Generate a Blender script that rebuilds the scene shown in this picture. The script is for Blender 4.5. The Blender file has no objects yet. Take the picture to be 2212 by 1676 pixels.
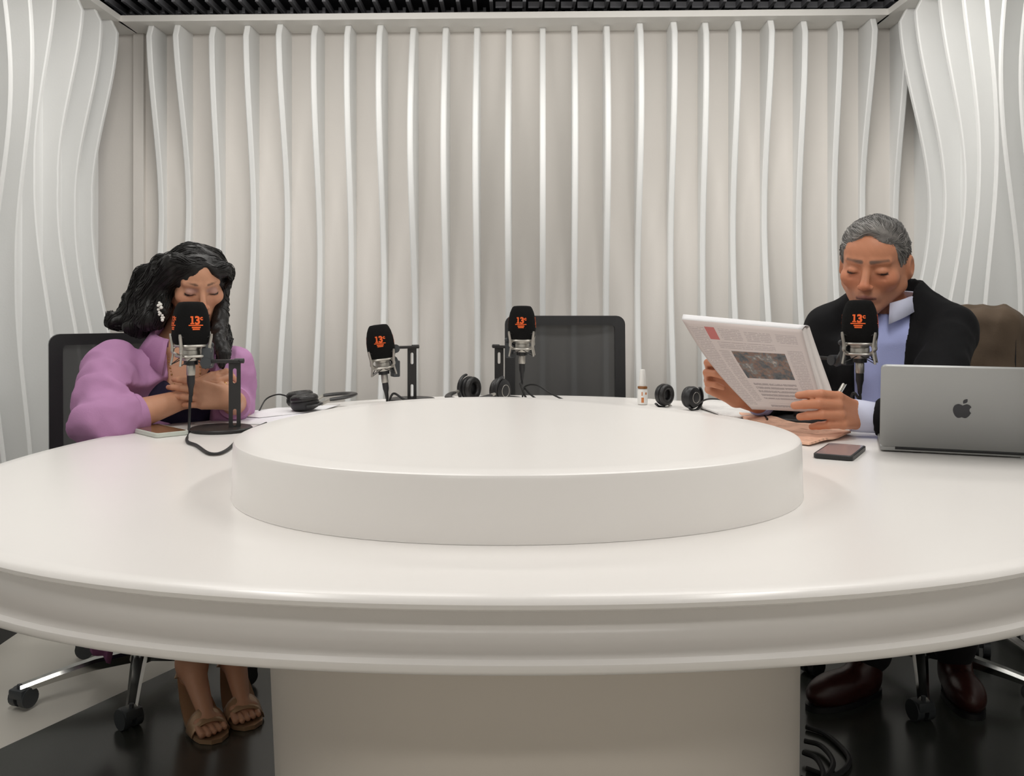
import bpy, bmesh, math, random
import numpy as np
from mathutils import Vector, Matrix
random.seed(7); np.random.seed(7)
PI = math.pi
SC = bpy.context.scene
COL = SC.collection

# ------------------------------------------------------------------ camera, world, exposure
FPX, CX, CY, CAMH = 2061.0, 1106.0, 640.0, 1.062
cam = bpy.data.cameras.new('camera'); camo = bpy.data.objects.new('camera', cam); COL.objects.link(camo)
cam.sensor_width = 36.0; cam.sensor_fit = 'HORIZONTAL'; cam.lens = 36.0*FPX/2212.0
cam.shift_y = -(838.0-CY)/2212.0; cam.clip_start = .05; cam.clip_end = 60
camo.location = (0, 0, CAMH); camo.rotation_euler = (PI/2, 0, 0)
SC.camera = camo
W = bpy.data.worlds.new('world'); SC.world = W; W.use_nodes = True
W.node_tree.nodes['Background'].inputs[0].default_value = (.9, .95, 1, 1)
W.node_tree.nodes['Background'].inputs[1].default_value = .25
SC.view_settings.view_transform = 'Standard'; SC.view_settings.look = 'None'
SC.view_settings.exposure = 0.0; SC.view_settings.gamma = 1.0; SC.view_settings.use_curve_mapping = False
LAMP_POWER = 16.4

def P(px, py, d):
    return Vector(((px-CX)/FPX*d, d, CAMH-(py-CY)/FPX*d))
TZ = .74                                  # table top height
def T(px, py, z=TZ):                      # point on a horizontal plane
    return P(px, py, FPX*(CAMH-z)/(py-CY))

# ------------------------------------------------------------------ materials
def mat(name, col, rough=.5, metal=0., bump=0., bscale=200., var=0., vscale=8., spec=.5, coat=0., trans=0., emit=None, sheen=0.):
    m = bpy.data.materials.new(name); m.use_nodes = True
    nt = m.node_tree; b = nt.nodes['Principled BSDF']
    b.inputs['Base Color'].default_value = (*col, 1); b.inputs['Roughness'].default_value = rough
    b.inputs['Metallic'].default_value = metal; b.inputs['Specular IOR Level'].default_value = spec
    if coat: b.inputs['Coat Weight'].default_value = coat; b.inputs['Coat Roughness'].default_value = .12
    if sheen: b.inputs['Sheen Weight'].default_value = sheen
    if trans: b.inputs['Transmission Weight'].default_value = trans
    if emit: b.inputs['Emission Color'].default_value = (*emit[0], 1); b.inputs['Emission Strength'].default_value = emit[1]
    tc = None
    if bump or var:
        tc = nt.nodes.new('ShaderNodeTexCoord')
    if var:
        n = nt.nodes.new('ShaderNodeTexNoise'); n.inputs['Scale'].default_value = vscale; n.inputs['Detail'].default_value = 4
        nt.links.new(tc.outputs['Object'], n.inputs['Vector'])
        mx = nt.nodes.new('ShaderNodeMix'); mx.data_type = 'RGBA'
        mx.inputs['A'].default_value = (*[c*(1-var) for c in col], 1); mx.inputs['B'].default_value = (*[min(1, c*(1+var)) for c in col], 1)
        nt.links.new(n.outputs['Fac'], mx.inputs['Factor']); nt.links.new(mx.outputs['Result'], b.inputs['Base Color'])
    if bump:
        n = nt.nodes.new('ShaderNodeTexNoise'); n.inputs['Scale'].default_value = bscale; n.inputs['Detail'].default_value = 3
        nt.links.new(tc.outputs['Object'], n.inputs['Vector'])
        bp = nt.nodes.new('ShaderNodeBump'); bp.inputs['Strength'].default_value = bump; bp.inputs['Distance'].default_value = .004
        nt.links.new(n.outputs['Fac'], bp.inputs['Height']); nt.links.new(bp.outputs['Normal'], b.inputs['Normal'])
    return m
def vcol_mat(name, rough=.5, bump=0., bscale=300., sss=0., spec=.4):
    m = mat(name, (.5, .5, .5), rough, bump=bump, bscale=bscale, spec=spec)
    nt = m.node_tree; a = nt.nodes.new('ShaderNodeAttribute'); a.attribute_name = 'Col'
    b = nt.nodes['Principled BSDF']; nt.links.new(a.outputs['Color'], b.inputs['Base Color'])
    if sss:
        b.inputs['Subsurface Weight'].default_value = sss; b.inputs['Subsurface Radius'].default_value = (.012, .005, .003)
        b.inputs['Subsurface Scale'].default_value = 1.0
    return m
M = {}
M['wall'] = mat('fin_white_paint', (.82, .825, .815), .55, var=.02, vscale=3, bump=.05, bscale=150)
M['panel'] = mat('wall_panel_paint', (.75, .715, .675), .6, var=.03, vscale=2, bump=.05, bscale=150)
M['trim'] = mat('soffit_white_paint', (.84, .82, .78), .5, var=.02)
M['table'] = mat('white_solid_surface', (.865, .835, .805), .26, var=.015, vscale=4, spec=.5)
M['pedestal'] = mat('pedestal_paint', (.80, .73, .65), .5, var=.02, vscale=5)
M['cream'] = mat('cream_vinyl_floor', (.62, .59, .53), .4, var=.05, vscale=3)
M['darkfloor'] = mat('dark_glossy_floor', (.035, .037, .032), .22, var=.2, vscale=30)
M['plinth'] = mat('black_plinth', (.02, .02, .022), .5)
M['ceil'] = mat('black_ceiling', (.008, .008, .012), .8)
M['baffle'] = mat('grey_foam', (.26, .26, .28), .8, bump=.3, bscale=400)
M['blackplastic'] = mat('black_plastic', (.012, .012, .013), .42, bump=.05, bscale=500)
M['blackmetal'] = mat('black_powder_coat', (.014, .013, .013), .45, bump=.08, bscale=700)
M['greyplastic'] = mat('dark_grey_plastic', (.045, .05, .055), .45)
M['foam'] = mat('black_foam', (.008, .008, .008), .95, bump=.6, bscale=900, spec=.15)
M['orange'] = mat('orange_print', (.85, .13, .02), .7)
M['silver'] = mat('satin_nickel', (.46, .44, .40), .38, .85)
M['chrome'] = mat('chrome', (.6, .6, .58), .15, 1.)
M['rubber'] = mat('black_rubber', (.012, .012, .012), .6)
M['leather'] = mat('black_leatherette', (.012, .011, .011), .38, bump=.3, bscale=250)
M['fabricblack'] = mat('black_seat_fabric', (.015, .015, .017), .9, bump=.3, bscale=600)
M['paper'] = mat('white_paper', (.80, .79, .80), .8, var=.02)
M['alu'] = mat('space_grey_aluminium', (.36, .365, .36), .42, .75, bump=.05, bscale=2000)
M['darkgrey'] = mat('dark_mirror_grey', (.05, .05, .055), .25, .6)
M['glass'] = mat('phone_glass_grey_reflection', (.30, .27, .29), .15, coat=.5)  # lighter grey stands in for what the phone screen reflects
M['gold'] = mat('gold', (.85, .58, .22), .25, 1.)
M['white'] = mat('white_plastic', (.82, .81, .78), .35)
M['amber'] = mat('amber_glass', (.25, .10, .03), .15)
# mesh backrest: woven net, partly see-through
def net_mat():
    m = mat('woven_net', (.04, .04, .04), .8); nt = m.node_tree
    b = nt.nodes['Principled BSDF']; out = nt.nodes['Material Output']
    t = nt.nodes.new('ShaderNodeBsdfTransparent'); mx = nt.nodes.new('ShaderNodeMixShader'); mx.inputs[0].default_value = .93
    nt.links.new(t.outputs[0], mx.inputs[1]); nt.links.new(b.outputs[0], mx.inputs[2]); nt.links.new(mx.outputs[0], out.inputs[0])
    return m
M['net'] = net_mat()

# ------------------------------------------------------------------ mesh helpers
def link(name, me, material=None, parent=None, label=None, cat=None, group=None, kind=None):
    o = bpy.data.objects.new(name, me); COL.objects.link(o)
    if material is not None and me is not None and not me.materials: me.materials.append(material)
    if parent is not None: o.parent = parent
    tag(o, label, cat, group, kind); return o
def tag(o, label=None, cat=None, group=None, kind=None):
    if label: o['label'] = label
    if cat: o['category'] = cat
    if group: o['group'] = group
    if kind: o['kind'] = kind
def empty(name, loc=(0, 0, 0), rz=0, label=None, cat=None, group=None):
    o = bpy.data.objects.new(name, None); COL.objects.link(o); o.location = loc; o.rotation_euler = (0, 0, rz)
    o.empty_display_size = .05; tag(o, label, cat, group); return o
class MB:
    """collects verts/faces"""
    def __init__(s): s.v = []; s.f = []
    def add(s, v, f):
        n = len(s.v); s.v += [tuple(p) for p in v]; s.f += [tuple(i+n for i in q) for q in f]; return s
    def box(s, c, size, R=None, bev=0.):
        x, y, z = [q/2 for q in size]
        if bev <= 0:
            v = [Vector((i*x, j*y, k*z)) for i in (-1, 1) for j in (-1, 1) for k in (-1, 1)]
            f = [(0, 1, 3, 2), (4, 6, 7, 5), (0, 4, 5, 1), (2, 3, 7, 6), (0, 2, 6, 4), (1, 5, 7, 3)]
        else:
            bm = bmesh.new(); bmesh.ops.create_cube(bm, size=1)
            for q in bm.verts: q.co = Vector((q.co.x*2*x, q.co.y*2*y, q.co.z*2*z))
            bmesh.ops.bevel(bm, geom=bm.edges[:], offset=bev, segments=2, profile=.6, affect='EDGES')
            bm.verts.index_update(); v = [q.co.copy() for q in bm.verts]; f = [[q.index for q in fc.verts] for fc in bm.faces]; bm.free()
        if R is not None: v = [R @ p for p in v]
        c = Vector(c); return s.add([p+c for p in v], f)
    def tube(s, pts, r, n=10, cap=True, flat=1.0, up=None):
        pts = [Vector(p) for p in pts]; m = len(pts)
        rs = r if isinstance(r, (list, tuple)) else [r]*m
        u = None; v = []; f = []
        for i, p in enumerate(pts):
            t = (pts[min(i+1, m-1)]-pts[max(i-1, 0)])
            t = t.normalized() if t.length > 1e-9 else Vector((0, 0, 1))
            if u is None:
                a = Vector(up) if up else (Vector((0, 0, 1)) if abs(t.z) < .9 else Vector((1, 0, 0)))
                u = t.cross(a).normalized()
            u = (u-t*u.dot(t)); u = u.normalized() if u.length > 1e-6 else t.orthogonal().normalized()
            w = t.cross(u)
            for k in range(n):
                a = 2*PI*k/n; v.append(p+u*(rs[i]*math.cos(a))+w*(rs[i]*flat*math.sin(a)))
        for i in range(m-1):
            for k in range(n):
                f.append((i*n+k, i*n+(k+1) % n, (i+1)*n+(k+1) % n, (i+1)*n+k))
        if cap: f.append(tuple(range(n))[::-1]); f.append(tuple((m-1)*n+k for k in range(n)))
        return s.add(v, f)
    def lathe(s, prof, n=32, c=(0, 0, 0), R=None, sx=1., sy=1., sq=2.0):
        """prof = [(r,z)]; sq = superellipse exponent"""
        v = []; f = []; c = Vector(c); m = len(prof)
        for r, z in prof:
            for k in range(n):
                a = 2*PI*k/n; ca, sa = math.cos(a), math.sin(a)
                q = (abs(ca)**sq+abs(sa)**sq)**(-1/sq)
                p = Vector((r*q*ca*sx, r*q*sa*sy, z)); v.append((R @ p if R else p)+c)
        for i in range(m-1):
            for k in range(n):
                f.append((i*n+k, i*n+(k+1) % n, (i+1)*n+(k+1) % n, (i+1)*n+k))
        f.append(tuple(range(n))[::-1]); f.append(tuple((m-1)*n+k for k in range(n)))
        return s.add(v, f)
    def torus(s, R0, r, c=(0, 0, 0), R=None, n=32, k=8, sx=1., sy=1., sq=2.0):
        v = []; f = []; c = Vector(c)
        for i in range(n):
            a = 2*PI*i/n; ca, sa = math.cos(a), math.sin(a); q = (abs(ca)**sq+abs(sa)**sq)**(-1/sq)
            for j in range(k):
                b = 2*PI*j/k; rr = R0*q+r*math.cos(b)
                p = Vector((rr*ca*sx, rr*sa*sy, r*math.sin(b))); v.append((R @ p if R else p)+c)
        for i in range(n):
            for j in range(k):
                f.append((i*k+j, ((i+1) % n)*k+j, ((i+1) % n)*k+(j+1) % k, i*k+(j+1) % k))
        return s.add(v, f)
    def prism(s, poly, z0, z1, R=None, c=(0, 0, 0)):
        n = len(poly); c = Vector(c)
        v = [Vector((x, y, z0)) for x, y in poly]+[Vector((x, y, z1)) for x, y in poly]
        if R is not None: v = [R @ p for p in v]
        f = [tuple(range(n))[::-1], tuple(range(n, 2*n))]+[(i, (i+1) % n, n+(i+1) % n, n+i) for i in range(n)]
        return s.add([p+c for p in v], f)
    def sphere(s, c, r, n=12, sc=(1, 1, 1), R=None):
        prof = [(r*math.sin(PI*i/n), -r*math.cos(PI*i/n)) for i in range(n+1)]
        prof[0] = (1e-5, -r); prof[-1] = (1e-5, r)
        b = MB(); b.lathe(prof, n*2)
        v = [Vector((p[0]*sc[0], p[1]*sc[1], p[2]*sc[2])) for p in b.v]
        if R is not None: v = [R @ p for p in v]
        return s.add([p+Vector(c) for p in v], b.f)
    def mesh(s, name, smooth=True):
        me = bpy.data.meshes.new(name); me.from_pydata(s.v, [], s.f); me.update()
        bm = bmesh.new(); bm.from_mesh(me); bmesh.ops.recalc_face_normals(bm, faces=bm.faces); bm.to_mesh(me); bm.free()
        if smooth:
            for p in me.polygons: p.use_smooth = True
            try: me.set_sharp_from_angle(angle=math.radians(38))
            except Exception: pass
        return me
    def build(s, name, material, parent=None, label=None, cat=None, group=None, kind=None, smooth=True):
        return link(name, s.mesh(name, smooth), material, parent, label, cat, group, kind)
def plate(outer, holes, t):
    """flat plate in XZ plane with holes, thickness t along Y"""
    bm = bmesh.new(); edges = []
    for loop in [outer]+holes:
        vs = [bm.verts.new((x, -t/2, z)) for x, z in loop]
        edges += [bm.edges.new((vs[i], vs[(i+1) % len(vs)])) for i in range(len(vs))]
    r = bmesh.ops.triangle_fill(bm, use_beauty=True, use_dissolve=False, edges=edges)
    fs = [g for g in bm.faces]
    e = bmesh.ops.extrude_face_region(bm, geom=fs)
    for g in e['geom']:
        if isinstance(g, bmesh.types.BMVert): g.co.y += t
    bm.verts.index_update(); b = MB()
    b.add([v.co.copy() for v in bm.verts], [[v.index for v in f.verts] for f in bm.faces]); bm.free(); return b
def slot(cx, cz, w, h, n=6):
    r = w/2; pts = []
    for i in range(n+1): a = PI*i/n; pts.append((cx+r*math.cos(a), cz+h/2-r+r*math.sin(a)))
    for i in range(n+1): a = PI+PI*i/n; pts.append((cx+r*math.cos(a), cz-h/2+r+r*math.sin(a)))
    return pts
def bez(pts, n=12):
    """catmull-rom through points"""
    pts = [Vector(p) for p in pts]; out = []; q = [pts[0]*2-pts[1]]+pts+[pts[-1]*2-pts[-2]]
    for i in range(1, len(q)-2):
        for k in range(n):
            t = k/n; a, b, c, d = q[i-1], q[i], q[i+1], q[i+2]
            out.append(.5*((2*b)+(c-a)*t+(2*a-5*b+4*c-d)*t*t+(3*b-a-3*c+d)*t**3))
    out.append(pts[-1]); return out
def copy_tree(o, parent=None):
    c = o.copy(); COL.objects.link(c); c.parent = parent
    for ch in list(o.children): copy_tree(ch, c)
    return c
def Rz(a): return Matrix.Rotation(a, 3, 'Z')
def Rx(a): return Matrix.Rotation(a, 3, 'X')
def Ry(a): return Matrix.Rotation(a, 3, 'Y')

# ------------------------------------------------------------------ room shell
SOF = 2.135; CEIL = 2.24; YB, YAW = 3.87, .03
def wy(x): return YB-YAW*x               # face of the back wall panel
XL, XR = -1.68, 1.61
fl = MB().box((0, 1.4, -.03), (4.0, 6.6, .06)).build('floor', M['cream'], kind='structure', smooth=False)
pl = [(-.40, 3.86), (1.53, 3.80), (1.53, .95), (-1.655, .95), (-1.655, 1.29)]
MB().prism(pl, .0005, .005).build('floor_covering', M['darkfloor'], label='dark glossy floor covering under the round table', cat='floor covering', smooth=False)
MB().box((1.545, 1.1, .006), (.022, 5.5, .012)).build('trim_5', M['trim'], kind='structure', smooth=False)
ce = MB().box((0, 1.4, CEIL+.03), (4.4, 6.8, .06)).build('ceiling', M['ceil'], kind='structure', smooth=False)
MB().box((0, 4.62, 1.1), (4.4, .06, 2.3)).build('wall_outer', M['ceil'], kind='structure', smooth=False)
MB().box((0, -1.75, 1.1), (4.0, .06, 2.3)).build('wall_front', mat('pale_control_room_wall', (.55, .53, .50), .7), kind='structure', smooth=False)
# back wall panel (slightly turned)
R3 = Rz(-math.atan(YAW))
wb = MB().box((0, YB+.03, SOF/2), (3.4, .06, SOF), R3).build('wall_back', M['panel'], kind='structure', smooth=False)
wl = MB().box((XL-.03, 1.05, SOF/2), (.06, 5.65, SOF)).build('wall_left', M['wall'], kind='structure', smooth=False)
wr = MB().box((XR+.03, 1.05, SOF/2), (.06, 5.65, SOF)).build('wall_right', M['wall'], kind='structure', smooth=False)
# corner batten and plinths
MB().box((-1.524, wy(-1.52)-.012, SOF/2), (.042, .024, SOF)).build('trim_6', M['panel'], kind='structure', smooth=False)
MB().box((XL+.06, 1.05, .03), (.12, 5.6, .06)).build('baseboard_left', M['plinth'], kind='structure', smooth=False)
MB().box((XR-.025, 1.05, .03), (.05, 5.6, .06)).build('baseboard_right', M['plinth'], kind='structure', smooth=False)
MB().box((0, wy(0)-.02, .03), (3.2, .04, .06), R3).build('baseboard_back', M['plinth'], kind='structure', smooth=False)
# soffit shelves that run over the tops of the fins
LIP = .024
MB().box((-.045, wy(-.045)-.065, SOF+LIP/2), (2.98, .25, LIP), R3).build('trim_1', M['trim'], kind='structure', smooth=False)
MB().box((-1.528-.1, 1.06, SOF+LIP/2), (.2, 5.76, LIP)).build('trim_2', M['trim'], kind='structure', smooth=False)
MB().box((1.434+.1, 1.04, SOF+LIP/2), (.2, 5.72, LIP)).build('trim_3', M['trim'], kind='structure', smooth=False)

# sculpted fins
FT = .023
def fin_mesh(pf, z0=.06, z1=SOF, n=44, t=FT):
    b = MB(); v = []; f = []
    for i in range(n+1):
        z = z0+(z1-z0)*i/n; p = pf(z); e = .004
        for a, c in ((0, -t/2), (p-e, -t/2), (p, -t/2+e), (p, t/2-e), (p-e, t/2), (0, t/2)): v.append((c, -a, z))
    for i in range(n):
        for k in range(5): f.append((i*6+k, i*6+k+1, (i+1)*6+k+1, (i+1)*6+k))
    f.append(tuple(range(6))); f.append(tuple(n*6+k for k in range(6)))
    b.add(v, f); return b.mesh('fin')
def rtop(p, z):                           # rounded shoulder under the soffit
    k = min(1, max(0, (SOF-z)/.035)); return p*(1-.16*(1-math.sqrt(max(0, 1-(1-k)**2))))
px_top = [335, 393, 465, 540, 612, 685, 755, 825, 893, 963, 1031, 1100, 1174, 1243, 1313, 1383, 1455, 1524, 1592, 1662, 1735, 1812, 1880, 1950]
for i, px in enumerate(px_top):
    x = (px-CX)/FPX*(YB-.1)/(1+YAW*(px-CX)/FPX)
    zm = 2.16-.62*math.exp(-((x-.0)/.62)**2)+.05*math.sin(i*2.1)
    a = .052+.012*math.sin(i*1.7+1)+.016*math.exp(-(x/.6)**2)
    c = .098+.022*math.exp(-((x-.05)/.5)**2)
    if i in (1, 22): a += .016
    pf = lambda z, zm=zm, a=a, c=c: rtop(max(.025, c+a*math.cos(2*PI*(z-zm)/1.55)), z)
    o = link('fin', fin_mesh(pf), M['wall'], wb); o.location = (x, wy(x), 0); o.rotation_euler = (0, 0, -math.atan(YAW))
zmL = [2.12, 2.10, 2.16, 2.2, 1.86, 1.74, 1.66, 1.6, 1.62, 1.7, 1.8, 1.95, 2.05, 2.1]
zmL2 = [.049, .048, .045, .036, .026, .03, .035, .04, .045, .05, .05, .05, .05, .05]
for i in range(20):
    zm = zmL[i % 14]; a = zmL2[i % 14]; c = .098 if i < 3 else (.078 if i < 6 else .09)
    pf = lambda z, zm=zm, a=a, c=c: rtop(max(.02, c+a*math.cos(2*PI*(z-zm)/(1.36 if z > zm-.68 else 1.5))), z)
    o = link('fin', fin_mesh(pf), M['wall'], wl); o.location = (XL, 3.715-.1435*i, 0); o.rotation_euler = (0, 0, PI/2)
zmR = [2.14, 2.16, 2.2, 2.26, 2.3, 1.75, 1.7, 1.65, 1.6, 1.7, 1.8, 1.9, 2.0, 2.1]
for i in range(20):
    zm = zmR[i % 14]; a = (.056, .054, .046, .032, .024, .03, .038)[i] if i < 7 else .042; c = .108 if i < 2 else .09
    pf = lambda z, zm=zm, a=a, c=c: rtop(max(.02, c+a*math.cos(2*PI*(z-zm)/1.5)), z)
    o = link('fin', fin_mesh(pf), M['wall'], wr); o.location = (XR, 3.567-.1305*i, 0); o.rotation_euler = (0, 0, -PI/2)
# foam baffles on the dark ceiling
bb = MB().box((0, 0, -.012), (.013, .21, .024)).box((.018, .098, -.014), (.048, .014, .028)).box((.036, .075, -.012), (.012, .05, .024)).mesh('acoustic_baffle', False)
bb2 = MB().box((0, 0, -.012), (.013, .21, .024)).box((0, .098, -.014), (.052, .014, .028)).box((.024, -.02, -.012), (.05, .013, .024)).mesh('acoustic_baffle', False)
for r in range(2):
    for i in range(53):
        o = link('acoustic_baffle', (bb if (i < 26) else bb2), M['baffle'], ce); o.location = (-1.72+.0655*i+r*.02, 3.84+.24*r, CEIL)
        if i >= 26: o.scale = (-1, 1, 1)

# linear ceiling luminaires set round the room near the walls (out of frame), plus an added fill pair
def lamp(x, y, L, rz, label, k=1.0, tilt=0.):
    r = empty('ceiling_light', (x, y, CEIL-.11*math.sin(abs(tilt))), rz, label, 'ceiling light', 'linear ceiling lights round the room')
    r.rotation_euler = (tilt, 0, rz)
    MB().box((0, 0, -.02), (L+.04, .20, .04), bev=.004).build('housing', M['white'], r)
    MB().box((0, 0, -.042), (L, .16, .006)).build('diffuser', M['lit'], r)
    l = bpy.data.lights.new('strip_light', 'AREA'); l.energy = LAMP_POWER*k; l.shape = 'RECTANGLE'; l.size = L; l.size_y = .16; l.color = (1, .975, .935)
    o = bpy.data.objects.new('strip_light', l); COL.objects.link(o); o.parent = r; o.location = (0, 0, -.048)
M['lit'] = mat('lit_diffuser', (.9, .9, .88), .5, emit=((1, .97, .92), 2.0))
lamp(-.72, 2.95, 1.2, 0, 'linear ceiling light along the left half of the back wall', .62, math.radians(16))
lamp(.72, 2.95, 1.2, 0, 'linear ceiling light along the right half of the back wall', .62, math.radians(16))
lamp(-.80, 1.35, 1.5, PI/2, 'linear ceiling light along the left wall', .78)
lamp(.80, 1.35, 1.5, PI/2, 'linear ceiling light along the right wall', .78)
lamp(-.6, -1.1, 1.0, 0, 'added fill strip at the left of the viewing end', .45)  # unseen fill strip, added to brighten the sides facing the camera
lamp(.6, -1.1, 1.0, 0, 'added fill strip at the right of the viewing end', .45)  # right half of the added frontal fill, no known fixture

# ------------------------------------------------------------------ table
def outline(pts, c, nh, lam):
    pts = np.array([(p.x, p.y) for p in pts]); th = np.arctan2(pts[:, 1]-c[1], pts[:, 0]-c[0]); r = np.hypot(pts[:, 0]-c[0], pts[:, 1]-c[1])
    A = [np.ones_like(th)]; w = [1e-6]
    for k in range(1, nh+1): A += [np.cos(k*th), np.sin(k*th)]; w += [lam*k*k]*2
    A = np.array(A).T; co = np.linalg.solve(A.T @ A+np.diag(w), A.T @ r)
    def rr(a):
        s = co[0]
        for k in range(1, nh+1): s += co[2*k-1]*math.cos(k*a)+co[2*k]*math.sin(k*a)
        return s
    return rr
tpx = [(0, 1222), (281, 1259), (560, 1274), (1106, 1292), (1652, 1281), (1933, 1263), (2212, 1229), (0, 1000), (108, 969), (157, 957), (275, 930), (420, 905), (600, 881), (1343, 857), (1106, 853)]
tp = [T(*q) for q in tpx]; tp += [Vector((-q.x+.03, q.y, 0)) for q in tp[7:13]]
TC = (.02, 2.06); trr = outline(tp, TC, 4, .02)
dtop = [(523, 955), (1741, 965), (646, 1008), (791, 1017), (1106, 1025), (1470, 1008), (1615, 997), (591, 905), (769, 874), (1106, 857), (1379, 874), (1512, 888), (1594, 905)]
DH = .0905                                # height of the raised disc
DZ = TZ+DH
DC = (.0, 1.74); drr = outline([T(x, y, DZ) for x, y in dtop], DC, 3, .01)
def ring_loft(c, rr, prof, n=160, lean=None):
    b = MB(); v = []; f = []
    for off, z in prof:
        for k in range(n):
            a = 2*PI*k/n; r = max(.001, rr(a)-off); v.append((c[0]+r*math.cos(a), c[1]+r*math.sin(a), z))
    for i in range(len(prof)-1):
        for k in range(n): f.append((i*n+k, i*n+(k+1) % n, (i+1)*n+(k+1) % n, (i+1)*n+k))
    f.append(tuple(range(n))); f.append(tuple((len(prof)-1)*n+k for k in range(n)))
    return b.add(v, f)
tab = empty('round_table', (TC[0], TC[1], 0), 0, 'large round white table with raised centre disc and broad pedestal', 'table')
def tchild(b, name, m):
    o = b.build(name, m, tab); o.matrix_parent_inverse = Matrix.Translation((-TC[0], -TC[1], 0)); return o
prof = [(.03, TZ), (.008, TZ), (.003, TZ-.002), (0, TZ-.007), (.001, TZ-.012), (.006, TZ-.0155), (.03, TZ-.017)]
tchild(ring_loft(TC, trr, prof), 'tabletop', M['table'])
prof = [(.04, TZ-.0165), (.050, TZ-.021), (.050, TZ-.044), (.045, TZ-.057), (.036, TZ-.0630), (.018, TZ-.0652), (.005, TZ-.0668), (.0005, TZ-.0715), (.0005, TZ-.078), (.004, TZ-.083), (.012, TZ-.0865), (.05, TZ-.0875)]
tchild(ring_loft(TC, trr, prof), 'apron', M['table'])
prof = [(-.0035, TZ+.0004), (-.003, TZ+.004), (-.0005, DZ-.006), (.0015, DZ-.0015), (.006, DZ), (.05, DZ)]
tchild(ring_loft(DC, drr, prof), 'raised_disc', M['table'])
b = MB(); v = []; f = []; n = 120
for i in range(13):
    z = .655*(1-i/12)+.004; zz = z; s = (.655-z)/.655
    for k in range(n):
        a = 2*PI*k/n; r = .4865-.016*s; xo = .036+.012*s
        q = (abs(math.cos(a))**2.6+abs(math.sin(a))**2.6)**(-1/2.6)
        v.append((xo+r*q*math.cos(a)*1.0, 1.86+r*q*math.sin(a), z))
for i in range(12):
    for k in range(n): f.append((i*n+k, i*n+(k+1) % n, (i+1)*n+(k+1) % n, (i+1)*n+k))
f.append(tuple(range(n))); f.append(tuple(12*n+k for k in range(n)))
b.add(v, f); tchild(b, 'pedestal', M['pedestal'])

# ------------------------------------------------------------------ office chairs
def rrect(w, h, r, n=5):
    pts = []
    for cx, cz, a0 in ((w/2-r, h/2-r, 0), (-w/2+r, h/2-r, 90), (-w/2+r, -h/2+r, 180), (w/2-r, -h/2+r, 270)):
        for i in range(n+1): a = math.radians(a0+90*i/n); pts.append((cx+r*math.cos(a), cz+r*math.sin(a)))
    return pts
def make_chair(label, base_rot=0.):
    c = empty('office_chair', (0, 0, 0), 0, label, 'chair', 'mesh-back office chairs round the table')
    w, h, zc, yb = .425, .52, .728, .235
    b = plate(rrect(w, h, .03), [rrect(w-.072, h-.066, .012)], .026)
    def bend(v): x, y, z = v; return (x, y+yb+.10*z*z*.6+.06*z-.25*x*x, z+zc)
    b.v = [bend(v) for v in b.v]
    b.build('back_frame', M['blackplastic'], c)
    g = MB(); vs = []; fs = []; nx, nz = 14, 16
    for j in range(nz+1):
        for i in range(nx+1): vs.append(bend(((i/nx-.5)*(w-.07), -.002, (j/nz-.5)*(h-.064))))
    for j in range(nz):
        for i in range(nx): a = j*(nx+1)+i; fs.append((a, a+1, a+nx+2, a+nx+1))
    g.add(vs, fs); g.build('back_net', M['net'], c)
    MB().box((0, .0, .455), (.47, .46, .06), bev=.022).build('seat', M['fabricblack'], c)
    MB().tube(bez([(0, .08, .40), (0, .22, .40), (0, .262, .46), (0, .255, .56)], 6), [.028]*19, 10, flat=.5).build('back_bracket', M['blackplastic'], c)
    MB().box((0, 0, .405), (.2, .24, .04), bev=.01).build('tilt_mechanism', M['blackplastic'], c)
    MB().tube([(0, 0, .39), (0, 0, .25)], .014, 14).tube([(0, 0, .26), (0, 0, .07)], .025, 16).build('gas_column', M['blackplastic'], c)
    MB().lathe([(.034, .062), (.04, .075), (.038, .118), (.03, .128)], 20).build('base_hub', M['chrome'], c)
    for k in range(5):
        a = base_rot+2*PI*k/5; R = Rz(a)
        L = .30
        m = MB(); v = []; sec = [(.03, .098, .022, .034), (.12, .094, .019, .030), (.22, .078, .016, .024), (L, .062, .014, .020)]
        f = []
        for x, z, hw, hh in sec:
            for yy, zz in ((-hw*.7, z-hh), (hw*.7, z-hh), (hw, z-.008), (hw*.6, z), (-hw*.6, z), (-hw, z-.008)): v.append(R @ Vector((x, yy, zz)))
        for i in range(3):
            for q in range(6): f.append((i*6+q, i*6+(q+1) % 6, (i+1)*6+(q+1) % 6, (i+1)*6+q))
        f += [tuple(range(6)), tuple(18+q for q in range(6))]
        m.add(v, f); leg = m.build('leg', M['chrome'], c)
        ca = R @ Vector((L, 0, 0)); Rc = Rz(a+.6)
        m = MB().tube([ca+Vector((0, 0, .064)), ca+Vector((0, 0, .044))], .006, 8)
        for s in (-1, 1):
            m.tube([ca+Rc @ Vector((-.012, s*.006, .0265)), ca+Rc @ Vector((-.012, s*.025, .0265))], .0262, 18)
        m.box(ca+Rc @ Vector((-.006, 0, .04)), (.042, .046, .026), Rc, bev=.006)
        m.build('caster', M['greyplastic'], leg)
    return c
def set_chair(c, x, y, fx, fy): c.location = (x, y, .0052); c.rotation_euler = (0, 0, math.atan2(fx, -fy))
wf = Vector((.5, -.866, 0)); mf = Vector((-.574, -.819, 0))
ch1 = make_chair('black mesh-back office chair the woman in lilac sits on', math.radians(185))
ch2 = copy_tree(ch1); ch2['label'] = 'empty black mesh-back office chair at the far side of the table'
ch3 = copy_tree(ch1); ch3['label'] = 'office chair with brown jacket over its back under the man'
set_chair(ch1, -1.018, 2.62, wf.x, wf.y); ch1.scale = (1, 1, .96); set_chair(ch2, .187, 3.14, 0, -1); set_chair(ch3, 1.13, 2.65, mf.x, mf.y)
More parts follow.
